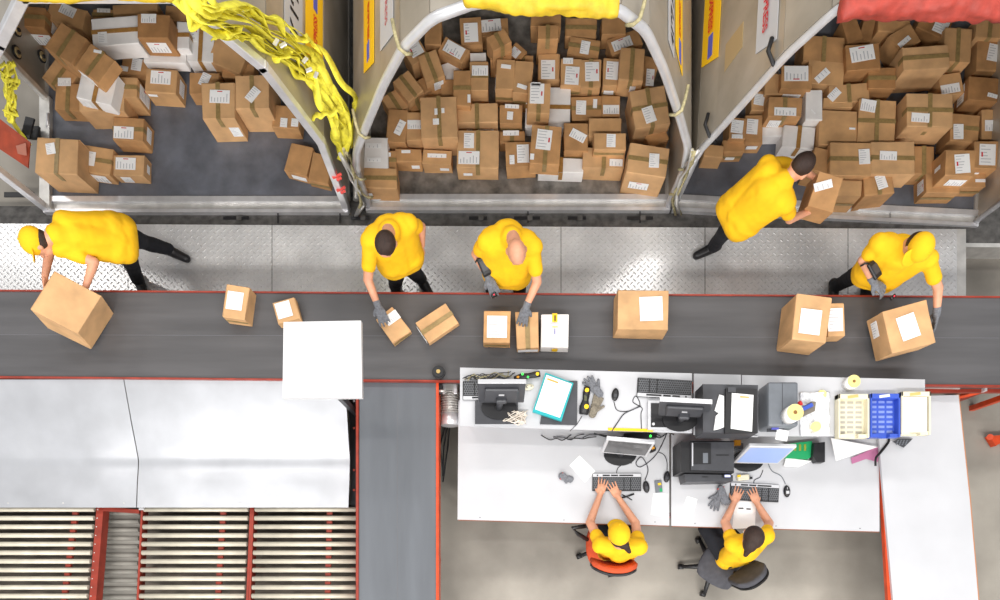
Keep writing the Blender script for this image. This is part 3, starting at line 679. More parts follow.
# cx, cy, w, d, rot, h, zb, kind, tape, labels, label
LEFT = [
 (57, 156, 40, 33, 3, .30, z0, 'c', 'V', [('T', 51, 149, 9, 11, -12)], 'big kraft parcel with a bent top flap at the front left corner of left container'),
 (95.5, 160, 30, 25, 8, .15, z0, 'a', 'H', [('T', 91, 159, 9, 14), ('F', 0, .5, 20, 12)], 'kraft parcel second from left in the front row of left container'),
 (128.5, 165, 29, 19, 2, .13, z0, 'c', '', [('T', 126, 164, 20, 12, 0, 1), ('F', -.15, .5, 10, 9), ('R', 0, .5, 8, 5)], 'small kraft parcel third from left in front row, wide label on top'),
 (128, 129, 29, 22, 3, .17, z0, 'b', 'H', [('T', 124, 133, 20, 12, 0, 1), ('R', 0, .5, 14, 8)], 'kraft parcel standing alone behind the front row, label on its right side'),
 (68, 97, 24, 26, 3, .14, z0, 'b', 'V', [], 'low brown carton at the left wall below the tilted cartons'),
 (101, 97, 42, 26, 0, .24, z0, 'c', '', [], 'light kraft carton carrying a white parcel with a tan tape band'),
 (97, 86, 34, 30, 12, .13, .50, 'w', 'V', [('F', -.3, .5, 8, 8)], 'white parcel with tan tape band under a diamond turned kraft box'),
 (95, 63, 28, 27, 36, .12, .64, 'b', 'V', [('t', 98, 52, 8, 3, -25), ('F', -.1, .5, 18, 9)], 'diamond turned kraft box on top of the white taped parcel'),
 (66, 43, 30, 28, 33, .24, .41, 'b', 'V', [('R', -.05, .55, 14, 11)], 'big scuffed kraft box turned like a diamond near the lashing points'),
 (61, 74, 26, 26, 35, .14, z0, 'a', 'V', [('T', 70, 86, 13, 8, -35)], 'tilted kraft carton wedged below the scuffed diamond box'),
 (33, 17, 22, 19, 4, .27, z0, 'd', 'H', [('F', .05, .5, 19, 14, 'r'), ('R', 0, .5, 14, 12)], 'kraft parcel with large front label at the top left inside frame corner'),
 (66, 15, 36, 18, 16, .2, z0, 'a', '', [('T', 68, 11, 16, 10, 10)], 'wide kraft parcel with a slanted label near the top left'),
 (104, 15, 22, 11, 2, .15, z0, 'a', 'H', [('T', 104, 11, 13, 4)], 'small kraft carton at the back just under the yellow curtain, strip label'),
 (115, 31, 44, 26, -4, .17, .45, 'w', 'H', [('T', 103, 38, 9, 11)], 'long white parcel with one tan tape stripe along its top'),
 (153, 26, 30, 22, 1, .22, .45, 'd', '', [('T', 149, 19, 15, 9), ('F', 0, .5, 20, 13, 'r')], 'dark kraft carton with strip label on top and big label on front'),
 (135, 11, 42, 14, -4, .2, z0, 'a', '', [], 'plain wide kraft carton at the back right of the strip label carton'),
 (176, 13, 20, 14, 5, .2, z0, 'b', '', [], 'plain dark kraft carton at the back, left of the net corner'),
 (183, 35, 12, 26, 0, .2, .3, 'w', 'H', [], 'narrow white parcel with a brown stripe right of the dark carton'),
 (165, 56, 40, 13, 2, .1, .34, 'w', '', [], 'flat blank white parcel lying in front of the dark kraft carton'),
 (201, 39, 25, 42, 3, .17, z0, 'w', 'V', [('T', 194, 30, 9, 24, 0, 1)], 'tall white parcel with tan tape next to the net corner'),
 (135, 68, 26, 19, 10, .11, z0, 'b', '', [('T', 137, 65, 10, 12, 0), ('t', 124, 69, 8, 5)], 'low kraft carton with two labels behind the side labelled box'),
 (127, 87, 18, 19, 2, .24, z0, 'a', 'H', [('R', 0, .5, 14, 18, 'r')], 'upright kraft box with a long label on its right side'),
 (161, 81, 29, 22, 4, .18, z0, 'a', '', [('T', 161, 78, 20, 13, 0, 1), ('R', 0, .5, 14, 9), ('F', -.3, .8, 9, 3)], 'kraft parcel with big top label and side label in the middle of left container'),
 (204, 83, 28, 20, 0, .15, z0, 'b', '', [('T', 205, 80, 9, 13, 25)], 'kraft carton with a slanted label half behind the taped upright box'),
 (218, 100.5, 31, 34, -1, .31, z0, 'c', 'V', [('T', 220, 97, 20, 13, 3, 1), ('F', .3, .45, 10, 14)], 'tall taped kraft box with labels on top and lower front, left of its twin'),
 (252, 92, 31, 31, -1, .31, z0, 'c', 'V', [('T', 253, 95, 9, 15, 40)], 'tall taped kraft box with a diagonal label, right of its twin'),
 (286, 117, 25, 21, 5, .15, z0, 'b', '', [('T', 284, 123, 7, 9, 0), ('T', 295, 123, 7, 8, 0)], 'kraft carton with two small labels partly behind the sloping frame bar'),
 (238, 70, 30, 14, 2, .12, z0, 'b', 'V', [], 'plain kraft carton behind the twin taped boxes'),
 (229, 53, 34, 28, 22, .17, z0, 'a', '', [], 'plain kraft carton tilted under the sloping frame bar'),
 (299, 159, 21, 27, 15, .13, z0, 'b', '', [('F', .1, .5, 15, 6)], 'kraft carton with front label low at the right, clear of the frame bar'),
 (321, 168, 20, 26, 12, .12, z0, 'b', 'f', [], 'plain kraft carton squeezed behind the foot of the sloping frame bar'),
]
MID = [
 (380, 178, 31, 19, 1, .20, z0, 'a', 'H', [('F', -.35, .5, 4, 6)], 'taped kraft parcel at the front left foot of the round arch'),
 (376, 153, 22, 29, 0, .20, z0, 'w', '', [('T', 374, 146, 15, 5), ('T', 374, 160, 14, 4)], 'white parcel with an orange dot beside the left foot of the arch'),
 (397, 126, 18, 31, 4, .18, z0, 'b', '', [('T', 400, 128, 7, 15, 22)], 'narrow dark kraft box with a diagonal label right of the white dot parcel'),
 (415, 126, 16, 27, 0, .18, z0, 'a', '', [('T', 415, 125, 15, 9)], 'narrow kraft box with a crosswise label left of the big taped box'),
 (439, 117, 34, 39, -2, .26, z0, 'c', 'V', [('T', 436, 122, 6, 6), ('t', 436, 112, 3, 6), ('t', 443, 111, 3, 5)], 'big light kraft box with torn tape and tiny labels in left half of middle container'),
 (408, 155, 25, 12, 0, .15, z0, 'b', '', [('F', .25, .5, 8, 5), ('t', 406, 152, 9, 3)], 'low kraft carton under the narrow labelled boxes, slanted tag on front'),
 (437, 157, 27, 13, 2, .14, z0, 'a', '', [('T', 437, 156, 19, 4), ('F', .25, .5, 9, 4)], 'low rounded kraft carton just below the big torn tape box'),
 (391, 160, 9, 18, 0, .16, z0, 'b', 'H', [('t', 389, 155, 4, 4)], 'slim kraft carton standing right of the white dot parcel'),
 (478, 149, 39, 35, 1, .19, z0, 'c', 'V', [('T', 469, 141, 10, 15), ('T', 469, 158, 21, 13, 0, 1), ('F', -.25, .5, 9, 4)], 'wide light kraft box with crossed tape and labels stacked at front centre left'),
 (477, 113, 39, 18, -1, .18, z0, 'c', 'V', [('F', .2, .4, 16, 6), ('F', -.2, .45, 6, 3)], 'wide light kraft box behind the crossed tape box, strip label on its front'),
 (462, 88, 16, 33, 0, .24, z0, 'b', 'H', [('t', 469, 99, 3, 8)], 'long kraft box left of the box with a barcode label, tape across middle'),
 (479, 76, 17, 28, 0, .22, z0, 'a', 'H', [('T', 480, 71, 16, 10)], 'long kraft box with barcode label in front of a white parcel'),
 (478, 59, 15, 12, 0, .18, z0, 'w', '', [], 'blank white parcel mostly behind the long barcode box'),
 (505, 74, 17, 28, 3, .24, z0, 'a', 'f', [('t', 506, 67, 10, 4, 4), ('L', 0, .5, 14, 6)], 'tall kraft box with small upper label, left one of a leaning pair'),
 (523, 77, 17, 30, 4, .24, z0, 'a', 'f', [('t', 522, 87, 10, 4, 14)], 'tall kraft box with small lower label, right one of a leaning pair'),
 (511, 114, 21, 17, 0, .17, z0, 'b', 'f', [('T', 510, 116, 6, 8, 5), ('T', 512, 106, 14, 4, 3)], 'small kraft box with a square label below the leaning pair'),
 (512, 137, 24, 11, 0, .12, z0, 'b', 'V', [('T', 511, 133, 16, 5)], 'low kraft carton with a strip label above the rounded carton'),
 (521, 154, 28, 23, -2, .18, z0, 'b', '', [('T', 523, 154, 12, 18, 0), ('T', 512, 160, 5, 9, 0)], 'rounded kraft carton with large and small label at the front centre'),
 (546, 145, 28, 36, 4, .16, .41, 'b', 'V', [('T', 544, 140, 15, 20, 3, 1), ('t', 532, 157, 4, 6)], 'kraft parcel with a red marked label lying on the low white parcels'),
 (561, 165, 43, 14, 2, .14, z0, 'w', 'V', [], 'low white parcel with tan tape at the very front of the pile'),
 (548, 107, 42, 38, 1, .13, z0, 'w', 'H', [], 'large flat white parcel with tan tape partly under a labelled kraft box'),
 (539, 98, 21, 28, 2, .18, .39, 'a', 'V', [('T', 537, 94, 14, 20, 0, 1), ('t', 536, 81, 9, 4)], 'kraft box with red marked label resting on the large flat white parcel'),
 (549, 67, 20, 25, 0, .14, z0, 'a', '', [('T', 548, 70, 14, 19, 0, 1)], 'kraft box with red marked label, leftmost of the row of upright boxes'),
 (571, 72, 20, 25, 1, .18, z0, 'a', 'f', [('T', 572, 76, 14, 18, 3, 1), ('T', 568, 60, 10, 6)], 'kraft box in the upright row with a small tag above its big label'),
 (591, 73, 19, 26, 1, .18, z0, 'a', 'V', [('T', 592, 72, 14, 19, -2, 1)], 'kraft box in the upright row third from the left, big label only'),
 (612, 72, 17, 26, 2, .19, z0, 'a', 'f', [('T', 612, 71, 12, 18, 2, -1), ('F', -.1, .6, 10, 5)], 'kraft box at right of the upright row with a second label on its front'),
 (632, 64, 23, 30, 4, .22, .34, 'a', 'V', [('F', .15, .5, 6, 8)], 'raised taped kraft box with small tag right of the upright row'),
 (649, 71, 15, 27, 14, .18, z0, 'b', '', [('T', 650, 78, 8, 17, -10, 1)], 'kraft box with a label half hidden by the right side of the arch'),
 (625, 42, 31, 15, -21, .15, z0, 'b', '', [('T', 622, 44, 20, 10, 0, 1), ('R', 0, .5, 8, 8)], 'slanted kraft parcel with a long label near the upper right arch'),
 (614, 25, 22, 18, 0, .17, z0, 'b', '', [], 'plain dark kraft carton at the back right under the yellow tarpaulin'),
 (581, 27.5, 29, 18, 1, .14, z0, 'b', 'H', [], 'kraft carton with lengthwise tape at the back, right of the centre pair'),
 (584, 47, 29, 17, 10, .15, z0, 'b', 'H', [('T', 585, 48, 9, 13)], 'kraft carton with a centre label and tape, alone before the dark gap'),
 (546, 20, 28, 13, 0, .18, z0, 'b', '', [], 'rear kraft carton of the centre pair under the yellow tarpaulin'),
 (548, 32, 19, 13, 1, .30, z0, 'b', 'V', [], 'front kraft carton of the centre pair, tall with a tape strip'),
 (494, 27, 27, 16, -3, .16, z0, 'b', '', [('T', 491, 26, 20, 12, -3, 1)], 'kraft carton with red marked label at the back, partly under a turned box'),
 (499, 40, 20, 14, -28, .19, .41, 'b', 'V', [], 'small turned kraft box lying on the labelled carton at the back'),
 (501, 53, 20, 15, 3, .20, z0, 'b', 'V', [], 'kraft box with a tape strip in front of the small turned box'),
 (517, 52, 14, 14, 40, .14, z0, 'b', '', [('T', 515, 53, 9, 9, 0, 1)], 'kraft box showing one corner label right of the tape strip box'),
 (523, 60, 19, 9, 3, .12, z0, 'b', 'V', [], 'small kraft carton just behind the leaning pair'),
 (471, 31, 20, 26, -3, .20, z0, 'b', '', [('T', 471, 33, 14, 19, 0, -1)], 'kraft box with a red marked label left of the back row pair'),
 (454, 50, 26, 15, 29, .22, z0, 'b', '', [('T', 454, 50, 20, 12, 0, -1)], 'turned kraft box with a large label standing alone at the upper left'),
 (453, 70, 18, 17, -20, .14, z0, 'w', '', [], 'blank white parcel tilted in front of the turned labelled box'),
 (433, 32, 16, 23, 2, .23, z0, 'b', '', [], 'plain kraft box in the upper left corner under the arch'),
 (415, 51, 18, 20, -30, .22, z0, 'a', '', [('T', 415, 49, 13, 15, 0, -1)], 'kraft box with a big label touching the upper left arch'),
 (431, 66, 19, 26, -21, .18, .33, 'a', 'V', [('F', .1, .5, 10, 11)], 'slanted kraft box with a front label below the big label box'),
 (408, 86, 19, 24, -38, .15, .33, 'a', 'V', [], 'kraft box turned like a diamond with a tape strip, left side of pile'),
 (395, 102, 18, 20, -33, .14, z0, 'a', 'V', [], 'slanted kraft box against the left arch below the diamond box'),
 (423, 86, 10, 14, -30, .16, z0, 'b', '', [], 'small plain kraft carton between the diamond box and the slanted box'),
 (417, 103, 18, 12, -30, .12, z0, 'b', 'V', [], 'low kraft carton behind the narrow crosswise label box'),
 (434, 94, 18, 9, -8, .12, z0, 'b', '', [], 'low kraft carton peeping out behind the big torn tape box'),
 (448, 88, 13, 16, 0, .16, z0, 'b', '', [], 'small plain kraft carton between the torn tape box and the long box'),
 (587, 108, 29, 22, -2, .12, z0, 'b', 'H', [('T', 581, 108, 10, 14, 4), ('t', 595, 104, 4, 9, 5)], 'kraft parcel with two labels right of the large flat white parcel'),
 (611, 106, 17, 20, 0, .14, z0, 'b', '', [('T', 611, 110, 16, 9)], 'small kraft carton with a crosswise label right of the two label parcel'),
 (576, 137, 22, 26, 0, .20, z0, 'b', 'f', [('T', 578, 136, 16, 9, 28)], 'kraft box with a slanted label over a dark taped front'),
 (605, 127, 31, 17, 0, .20, z0, 'a', '', [], 'plain kraft carton behind the small box with a narrow label'),
 (610, 141, 30, 16, 1, .12, .44, 'a', 'f', [('T', 611, 141, 9, 13)], 'small kraft box with a narrow label on top of the wide front carton'),
 (604, 158, 39, 19, 2, .18, z0, 'c', 'V', [('T', 616, 163, 13, 7)], 'wide kraft carton at the front right carrying the small narrow label box'),
 (648, 160, 37, 28, 8, .33, z0, 'c', 'H', [('T', 654, 161, 10, 14, -5), ('F', -.1, .5, 20, 11, 'r')], 'big kraft box at the front right beside the foot of the arch'),
 (650, 107, 33, 36, -9, .26, z0, 'c', 'VH', [('T', 649, 115, 11, 16, -10)], 'largest kraft box with crossed tape near the right side of the arch'),
 (657, 138, 20, 12, -25, .14, z0, 'b', '', [], 'plain kraft carton between the largest box and the front right box'),
]
RIGHT = [
 (714, 151, 18, 11, 5, .17, z0, 'a', '', [], 'small plain kraft carton at the front left, first below the frame bar'),
 (734, 146, 20, 11, 0, .15, z0, 'b', 'f', [('F', -.05, .4, 9, 4)], 'small kraft carton with a slanted tag, second below the frame bar'),
 (738, 128, 15, 20, 2, .20, z0, 'b', '', [('T', 737, 127, 12, 13, 5), ('T', 737, 137, 11, 4)], 'narrow kraft box with two labels cut by the sloping frame bar'),
 (754, 129, 17, 26, 0, .15, z0, 'b', '', [('T', 752, 127, 11, 15, 5), ('F', 0, .6, 11, 5)], 'narrow kraft box with a top and front label right of the cut one'),
 (785, 107, 32, 18, 2, .19, .34, 'b', 'V', [('T', 785, 112, 22, 8), ('F', -.2, .5, 12, 10)], 'kraft box with top and front label left of the slim white parcel'),
 (772, 129, 20, 13, 0, .12, z0, 'w', '', [], 'low white parcel below the kraft box with two labels'),
 (799, 137, 30, 21, 6, .17, z0, 'w', 'V', [], 'white parcel with a tan tape band just above the reaching worker'),
 (814, 105, 16, 28, 1, .2, .30, 'w', '', [('B', 813, 112, 6, 1, 45)], 'slim tall white parcel in the middle left of right container'),
 (797, 77, 28, 22, 2, .2, .34, 'b', '', [('T', 796, 74, 24, 15, -2, -1), ('F', -.05, .5, 18, 7)], 'kraft box with a large white label under the black frame tie'),
 (774, 84, 17, 20, 0, .2, z0, 'a', '', [], 'plain kraft carton left of the large label box, cut by the frame'),
 (761, 101, 18, 18, 0, .16, z0, 'a', '', [('T', 759, 100, 10, 11, 10)], 'kraft carton with one label right at the sloping frame bar'),
 (824, 49, 38, 24, 3, .2, z0, 'b', 'V', [], 'wide plain kraft box at the upper left behind the slanted label box'),
 (826, 73, 34, 22, 5, .2, z0, 'a', '', [('T', 822, 76, 7, 16, 42)], 'kraft box with a slanted barcode label in the upper left'),
 (863, 57, 32, 24, -4, .22, .30, 'd', '', [('T', 862, 54, 24, 15, -6, 1)], 'dark kraft box with a wide white label under the red curtain'),
 (849, 93, 38, 17, -4, .2, z0, 'a', 'V', [('T', 834, 95, 8, 13, 48)], 'kraft box with a slanted label right of the slim white parcel'),
 (882, 78, 26, 20, 0, .22, z0, 'd', 'H', [], 'dark kraft box between the wide label box and the huge box'),
 (926, 57, 43, 22, -4, .3, .30, 'c', 'H', [], 'huge plain kraft box tilted at the centre of the right pile'),
 (905, 38, 24, 20, -30, .2, z0, 'b', '', [('T', 904, 42, 14, 5, -10), ('R', 0, .5, 12, 8)], 'turned kraft box with edge labels above the huge box'),
 (894, 25, 30, 13, 5, .18, z0, 'b', '', [], 'plain kraft carton near the back, just under the red curtain'),
 (852, 30, 15, 22, -18, .2, z0, 'd', '', [], 'narrow dark carton leaning left at the back of right container'),
 (868, 28, 12, 22, 14, .18, z0, 'd', '', [], 'narrow dark carton leaning right beside its leaning neighbour'),
 (935, 24, 30, 19, 24, .18, z0, 'd', '', [('T', 941, 26, 14, 16, 0)], 'dark kraft carton with a bright label directly under the red curtain'),
 (958, 45, 25, 32, 3, .16, .34, 'a', 'V', [('R', 0, .5, 20, 8)], 'upright kraft box with vertical tape and label on its right side'),
 (990, 28, 26, 18, 5, .2, z0, 'a', 'V', [], 'plain kraft carton in the top right corner of the picture'),
 (992, 55, 28, 30, 3, .16, z0, 'b', '', [('T', 993, 53, 11, 17, 8)], 'kraft box with a narrow label below the top right corner carton'),
 (951, 84, 22, 20, -10, .15, z0, 'a', '', [('T', 950, 89, 19, 9, 0)], 'kraft carton with a wide barcode label right of the huge box'),
 (930, 110, 43, 31, 1, .26, .34, 'c', 'VH', [('T', 920, 118, 18, 9, 3)], 'large light kraft box with crossed tape overhanging the lower row'),
 (985, 89, 30, 22, 5, .2, z0, 'd', '', [('T', 992, 96, 10, 4, 10), ('L', 0, .5, 18, 10)], 'dark kraft box with labels right of the wide barcode carton'),
 (994, 124, 22, 28, 0, .15, z0, 'a', '', [('T', 993, 126, 17, 11)], 'kraft box with a barcode label at the right picture edge'),
 (965, 128, 26, 26, 5, .2, z0, 'b', 'H', [('T', 958, 132, 10, 15, -5)], 'kraft box with a label right of the overhanging crossed tape box'),
 (987, 155, 24, 26, 2, .18, .32, 'b', '', [('T', 987, 155, 16, 21, 0, -1), ('F', -.2, .6, 4, 4)], 'rightmost kraft box of the front row with a tall red marked label'),
 (960, 163, 28, 24, 2, .2, .43, 'b', '', [('T', 962, 164, 15, 19, -6, -1), ('F', .1, .5, 18, 10), ('L', 0, .5, 4, 9)], 'kraft box with a tilted label left of the rightmost front box'),
 (943, 183, 32, 18, 0, .18, z0, 'b', 'f', [('L', 0, .6, 12, 10, 'r')], 'low kraft box under the tilted label box, label on its left side'),
 (972, 178, 26, 17, 0, .16, z0, 'b', 'f', [('t', 980, 181, 10, 3)], 'low kraft box in the right front corner of right container'),
 (924, 160, 20, 26, 0, .17, z0, 'b', 'V', [], 'kraft box with a vertical tape strip right of the middle row pair'),
 (838, 128, 36, 33, 2, .22, z0, 'a', '', [('B', 852, 129, 6, 2)], 'kraft box with an envelope shaped flap right of slim white parcel'),
 (877, 121, 35, 40, 2, .23, z0, 'a', 'VH', [('T', 868, 106, 15, 12, 8)], 'squarish kraft box with crossed tape and a label at its top corner'),
 (851, 159, 39, 31, 1, .2, .36, 'a', 'H', [('T', 864, 157, 11, 15, -4)], 'left kraft box of the middle row pair with a tall label'),
 (893, 158, 41, 31, 1, .2, .36, 'c', 'H', [('T', 888, 156, 17, 9, 1)], 'right kraft box of the middle row pair with a wide label'),
 (847, 188, 28, 15, 2, .26, z0, 'a', 'f', [], 'kraft box at the front sill below the middle row pair'),
 (879, 185, 28, 17, -6, .25, z0, 'b', 'V', [('T', 881, 182, 10, 14, -12)], 'kraft box at the front sill with a tilted label'),
 (838, 103, 28, 9, 2, .2, z0, 'a', '', [], 'plain kraft carton behind the envelope flap box'),
 (822, 160, 18, 22, 14, .24, z0, 'b', '', [], 'kraft box partly hidden behind the carried parcel in right container'),
]
for L_, G in ((LEFT, G1), (MID, G2), (RIGHT, G3)):
    for k, e in enumerate(L_):
        e = list(e); e[2] *= 1.06; e[3] *= 1.06; e[5] *= 1.12 if e[6] <= .25 else 1.05
        parcel(*e, G)
# orange dot sticker and folded flap
# parcels on the belt
GB = 'parcels on the belt'; zb = .952
BELT = [
 (236, 302, 23, 33, 8, .16, zb, 'c', 'f', [('T', 235, 301, 16, 18, 0)], 'kraft parcel with white label, farthest left of those lying free on the belt'),
 (286, 311, 23, 22, -16, .09, zb, 'c', '', [('T', 284, 310, 15, 16, 0)], 'small tilted kraft parcel next to the white hood on the belt'),
 (393, 325, 21, 30, -36, .09, zb, 'c', 'f', [('T', 392, 318, 15, 10, 0)], 'open kraft parcel under the gloved hand of the worker left of the bald man'),
 (437, 323, 36, 24, -34, .08, zb, 'c', 'H', [('L', 0, .5, 18, 6)], 'flat kraft parcel with a tape strip lying diagonally on the belt'),
 (497, 327, 26.5, 32, 1, .13, zb, 'a', 'f', [('T', 497, 327, 20, 22, 0)], 'kraft parcel nearly covered by a white label before the bald worker'),
 (527.5, 330, 22.5, 36, -2, .12, zb, 'c', 'V', [('F', 0, .5, 20, 6)], 'kraft parcel under the bald worker\'s hand with grey label on front'),
 (555, 330.5, 28, 33, 0, .13, zb, 'w', '', [], 'white parcel with yellow stickers right of the bald worker\'s hand'),
 (643, 310, 51, 40, 1, .22, zb, 'c', '', [('T', 651, 309, 23, 24, -3)], 'large kraft parcel with an off centre label alone on the belt'),
 (812, 318, 35, 45, 7, .33, zb, 'c', '', [('T', 810, 322, 21, 25, 0)], 'tall kraft parcel overlapping a smaller one on the belt\'s right part'),
 (836, 320, 17, 33, -2, .14, zb, 'c', '', [('T', 835, 320, 15, 23, 0)], 'small kraft parcel right behind the tall one on the belt'),
]
BT = [parcel(*e, GB) for e in BELT]
def sticker(t, x, y, z, w_, h_, m, nm='sticker', Rz=0, front=False):
    b = MB(); b.box((x, y, z), (w_, .002 if front else h_, h_ if front else .002), m, rot=Rz); o = b.build(nm); o.parent = t
ws = BT[6]; hh = .13
sticker(ws, -.002, .11, hh + .006, .045, .075, M_yel); sticker(ws, 0, .03, hh + .006, .05, .006, M_yel); sticker(ws, -.002, -.01, hh + .006, .006, .05, M_blue)
sticker(ws, 0, -.1555, hh * .55, .05, .06, M_yel, front=True)
sticker(ws, 0, .105, hh + .0075, .012, .05, M_inkd); sticker(ws, 0, .06, hh + .006, .09, .005, M_ink)
b = MB(); p = P(384, 150, .455); b.cyl(p, p + Vector((0, 0, .003)), .022, mat('orange_sticker', (252, 178, 50), .6), seg=16)
par = [o for o in C.objects if o.get('label', '').startswith('white parcel with an orange dot')][0]
b.build('orange_sticker', None, par)
# held parcels
parcel(909, 327, 44, 43, -14, .27, 1.02, 'c', '', [('T', 908, 327, 18, 24, -6), ('L', .2, .4, 16, 12)], 'kraft parcel pushed by the capped worker at the right end of the belt', GB, pitch=3, roll=-4)
# ================================================================ WORKSTATIONS
ZD, ZS = .75, 1.20
def board(bb, q, z, th, m, edge=None):
    bb.prism([P(x, y, z) for x, y in q], (0, 0, -th), m)
    if edge: bb.prism([P(x, y, z - th * .5) + Vector((0, 0, 0)) for x, y in q], (0, 0, -th), edge)
def post(nm, px, py, ztop, par, m=M_red, sz=.04, zb=0):
    p = P(px, py, ztop); b = MB(); b.box((p.x, p.y, (ztop + zb) / 2), (sz, sz, ztop - zb), m, bev=.003); return b.build(nm, None, par)
t = thing('desk', 'left white desk at which the capped seated worker types', 'desk', P(560, 470, 0), 'white workstation desks')
b = MB(); board(b, [(458.5, 400), (669.3, 404), (669.3, 525.5), (457.5, 519.5)], ZD, .028, M_white); b.build('desk_top', None, t)
b = MB(); board(b, [(460, 515), (669, 521), (669, 526.3), (458, 520.3)], ZD - .029, .03, mat('brown_edge', (150, 92, 66), .5)); b.build('front_rail', None, t)
for x, y in ((466, 508), (660, 512), (466, 412), (660, 414)): post('leg', x, y, ZD - .03, t)
for x, y in ((480, 517.5), (564, 520), (655, 522)):
    b = MB(); b.cyl(P(x, y, ZD), P(x, y, ZD + .002), .005, M_dgrey, seg=8); b.build('screw_cap', None, t)
t = thing('desk', 'right white desk at which the bare headed seated worker types', 'desk', P(775, 475, 0), 'white workstation desks')
b = MB(); board(b, [(671.3, 404), (879, 408), (879.5, 531.5), (671.3, 525.8)], ZD, .028, M_white); b.build('desk_top', None, t)
b = MB(); board(b, [(672, 521), (879, 527), (879, 532.3), (672, 526.6)], ZD - .029, .03, mat('brown_edge', (150, 92, 66), .5)); b.build('front_rail', None, t)
for x, y in ((680, 512), (870, 518), (680, 414), (870, 416)): post('leg', x, y, ZD - .03, t)
for x, y in ((695, 523.5), (776, 526), (860, 528.5)):
    b = MB(); b.cyl(P(x, y, ZD), P(x, y, ZD + .002), .005, M_dgrey, seg=8); b.build('screw_cap', None, t)
shelves = [([(460, 367.5), (692, 373.3), (692, 433), (460, 425.8)], 'left board of the raised white shelf between desks and belt'),
           ([(694, 373.6), (741, 374.8), (741, 436), (694, 434.5)], 'short middle board of the raised white shelf under the dark printer'),
           ([(742, 375), (925, 379.5), (925, 436), (742, 436)], 'right board of the raised white shelf holding the letter trays')]
for q, lab in shelves:
    t = thing('shelf', lab, 'shelf', P((q[0][0] + q[1][0]) / 2, 405, ZD), 'raised shelf boards')
    b = MB(); board(b, q, ZS, .025, M_white); b.build('shelf_board', None, t)
    for x, y in ((q[0][0] + 6, q[0][1] + 8), (q[1][0] - 6, q[1][1] + 8), (q[0][0] + 6, q[3][1] - 16), (q[1][0] - 6, q[2][1] - 16)):
        p = P(x, y, ZS - .025); b = MB(); b.box((p.x, p.y, (ZD + ZS) / 2 - .0125), (.035, .035, ZS - ZD - .03), M_red); b.build('shelf_post', None, t)
b = MB(); b.prism([P(608, 430.5, ZS + .001), P(653, 432, ZS + .001), P(653, 429, ZS + .001), P(608, 427.8, ZS + .001)], (0, 0, .003), M_yel)
tag(b.build('marking_tape'), 'yellow marking tape strip along the front edge of the left shelf board', 'tape')
t = thing('side_table', 'long slanted white table top running down beside the right desk', 'table', P(930, 500, 0))
b = MB(); board(b, [(876, 397), (958.5, 395), (969.8, 500), (986, 690), (901, 690), (880.5, 458)], .80, .03, M_white); b.build('table_top', None, t)
b = MB(); board(b, [(955, 394.5), (959.4, 394.5), (971, 500), (987, 690), (983, 690), (967, 500)], .769, .02, mat('chipboard_edge', (190, 130, 90), .6)); b.build('edge_strip', None, t)
for x, y in ((890, 420), (948, 415), (905, 640), (968, 640)): post('leg', x, y, .77, t, M_orange)
t = thing('table_rail', 'red steel rail in the gap between right desk and slanted table', 'rail', P(886, 530, .5))
b = MB(); board(b, [(879.8, 452), (884, 452), (899.5, 690), (893, 690)], .77, .05, M_orange); b.build('rail', None, t)

def keyboard(px, py, z, rot, lab, w_=.45, d_=.16, strip=M_silver):
    t = thing('keyboard', lab, 'keyboard', P(px, py, z), 'computer keyboards'); t.rotation_euler = (0, 0, math.radians(-rot))
    def bl(bb, nm): o = bb.build(nm); o.parent = t
    b = MB(); b.box((0, 0, .009), (w_, d_, .018), M_blk, bev=.003); bl(b, 'keyboard_base')
    b = MB(); b.box((0, d_ * .40, .0195), (w_ - .006, d_ * .19, .004), strip, bev=.001)
    for k, x in enumerate((-.40, -.22, -.05, .12, .26)): b.box((x * w_, d_ * .39, .0222), (.012 if k == 0 else .065, .014, .002), M_blk)
    bl(b, 'function_strip')
    km = KEYM
    for nm, x0, x1 in (('main_keys', -.485, .13), ('cursor_keys', .15, .27), ('number_pad', .29, .485)):
        b = MB(); b.box(((x0 + x1) / 2 * w_, -d_ * .10, .021), ((x1 - x0) * w_, d_ * .72, .007), km); bl(b, nm)
    return t
def key_mat():
    m = bpy.data.materials.new('keycaps'); m.use_nodes = True; nt = m.node_tree; n = nt.nodes; L = nt.links; b = n['Principled BSDF']; b.inputs['Roughness'].default_value = .5
    tc = n.new('ShaderNodeTexCoord'); br = n.new('ShaderNodeTexBrick'); L.new(tc.outputs['Object'], br.inputs['Vector'])
    br.inputs['Color1'].default_value = lin((40, 41, 45)); br.inputs['Color2'].default_value = lin((52, 53, 58)); br.inputs['Mortar'].default_value = lin((120, 122, 126))
    br.inputs['Scale'].default_value = 1; br.inputs['Mortar Size'].default_value = .0016; br.inputs['Brick Width'].default_value = .019; br.inputs['Row Height'].default_value = .019
    L.new(br.outputs[0], b.inputs['Base Color']); return m
KEYM = key_mat()
keyboard(616.6, 482.5, ZD + .001, 0, 'black and silver keyboard under the hands of the capped seated worker')
keyboard(754, 492.5, ZD + .001, 3, 'black and silver keyboard under the hands of the bare headed seated worker')
keyboard(664, 389, ZS + .001, 183, 'black keyboard with silver strip on the shelf in front of the right rear view monitor', .465)
keyboard(490, 391, ZS + .001, 180, 'black keyboard with silver strip partly under the left rear view monitor', .465)

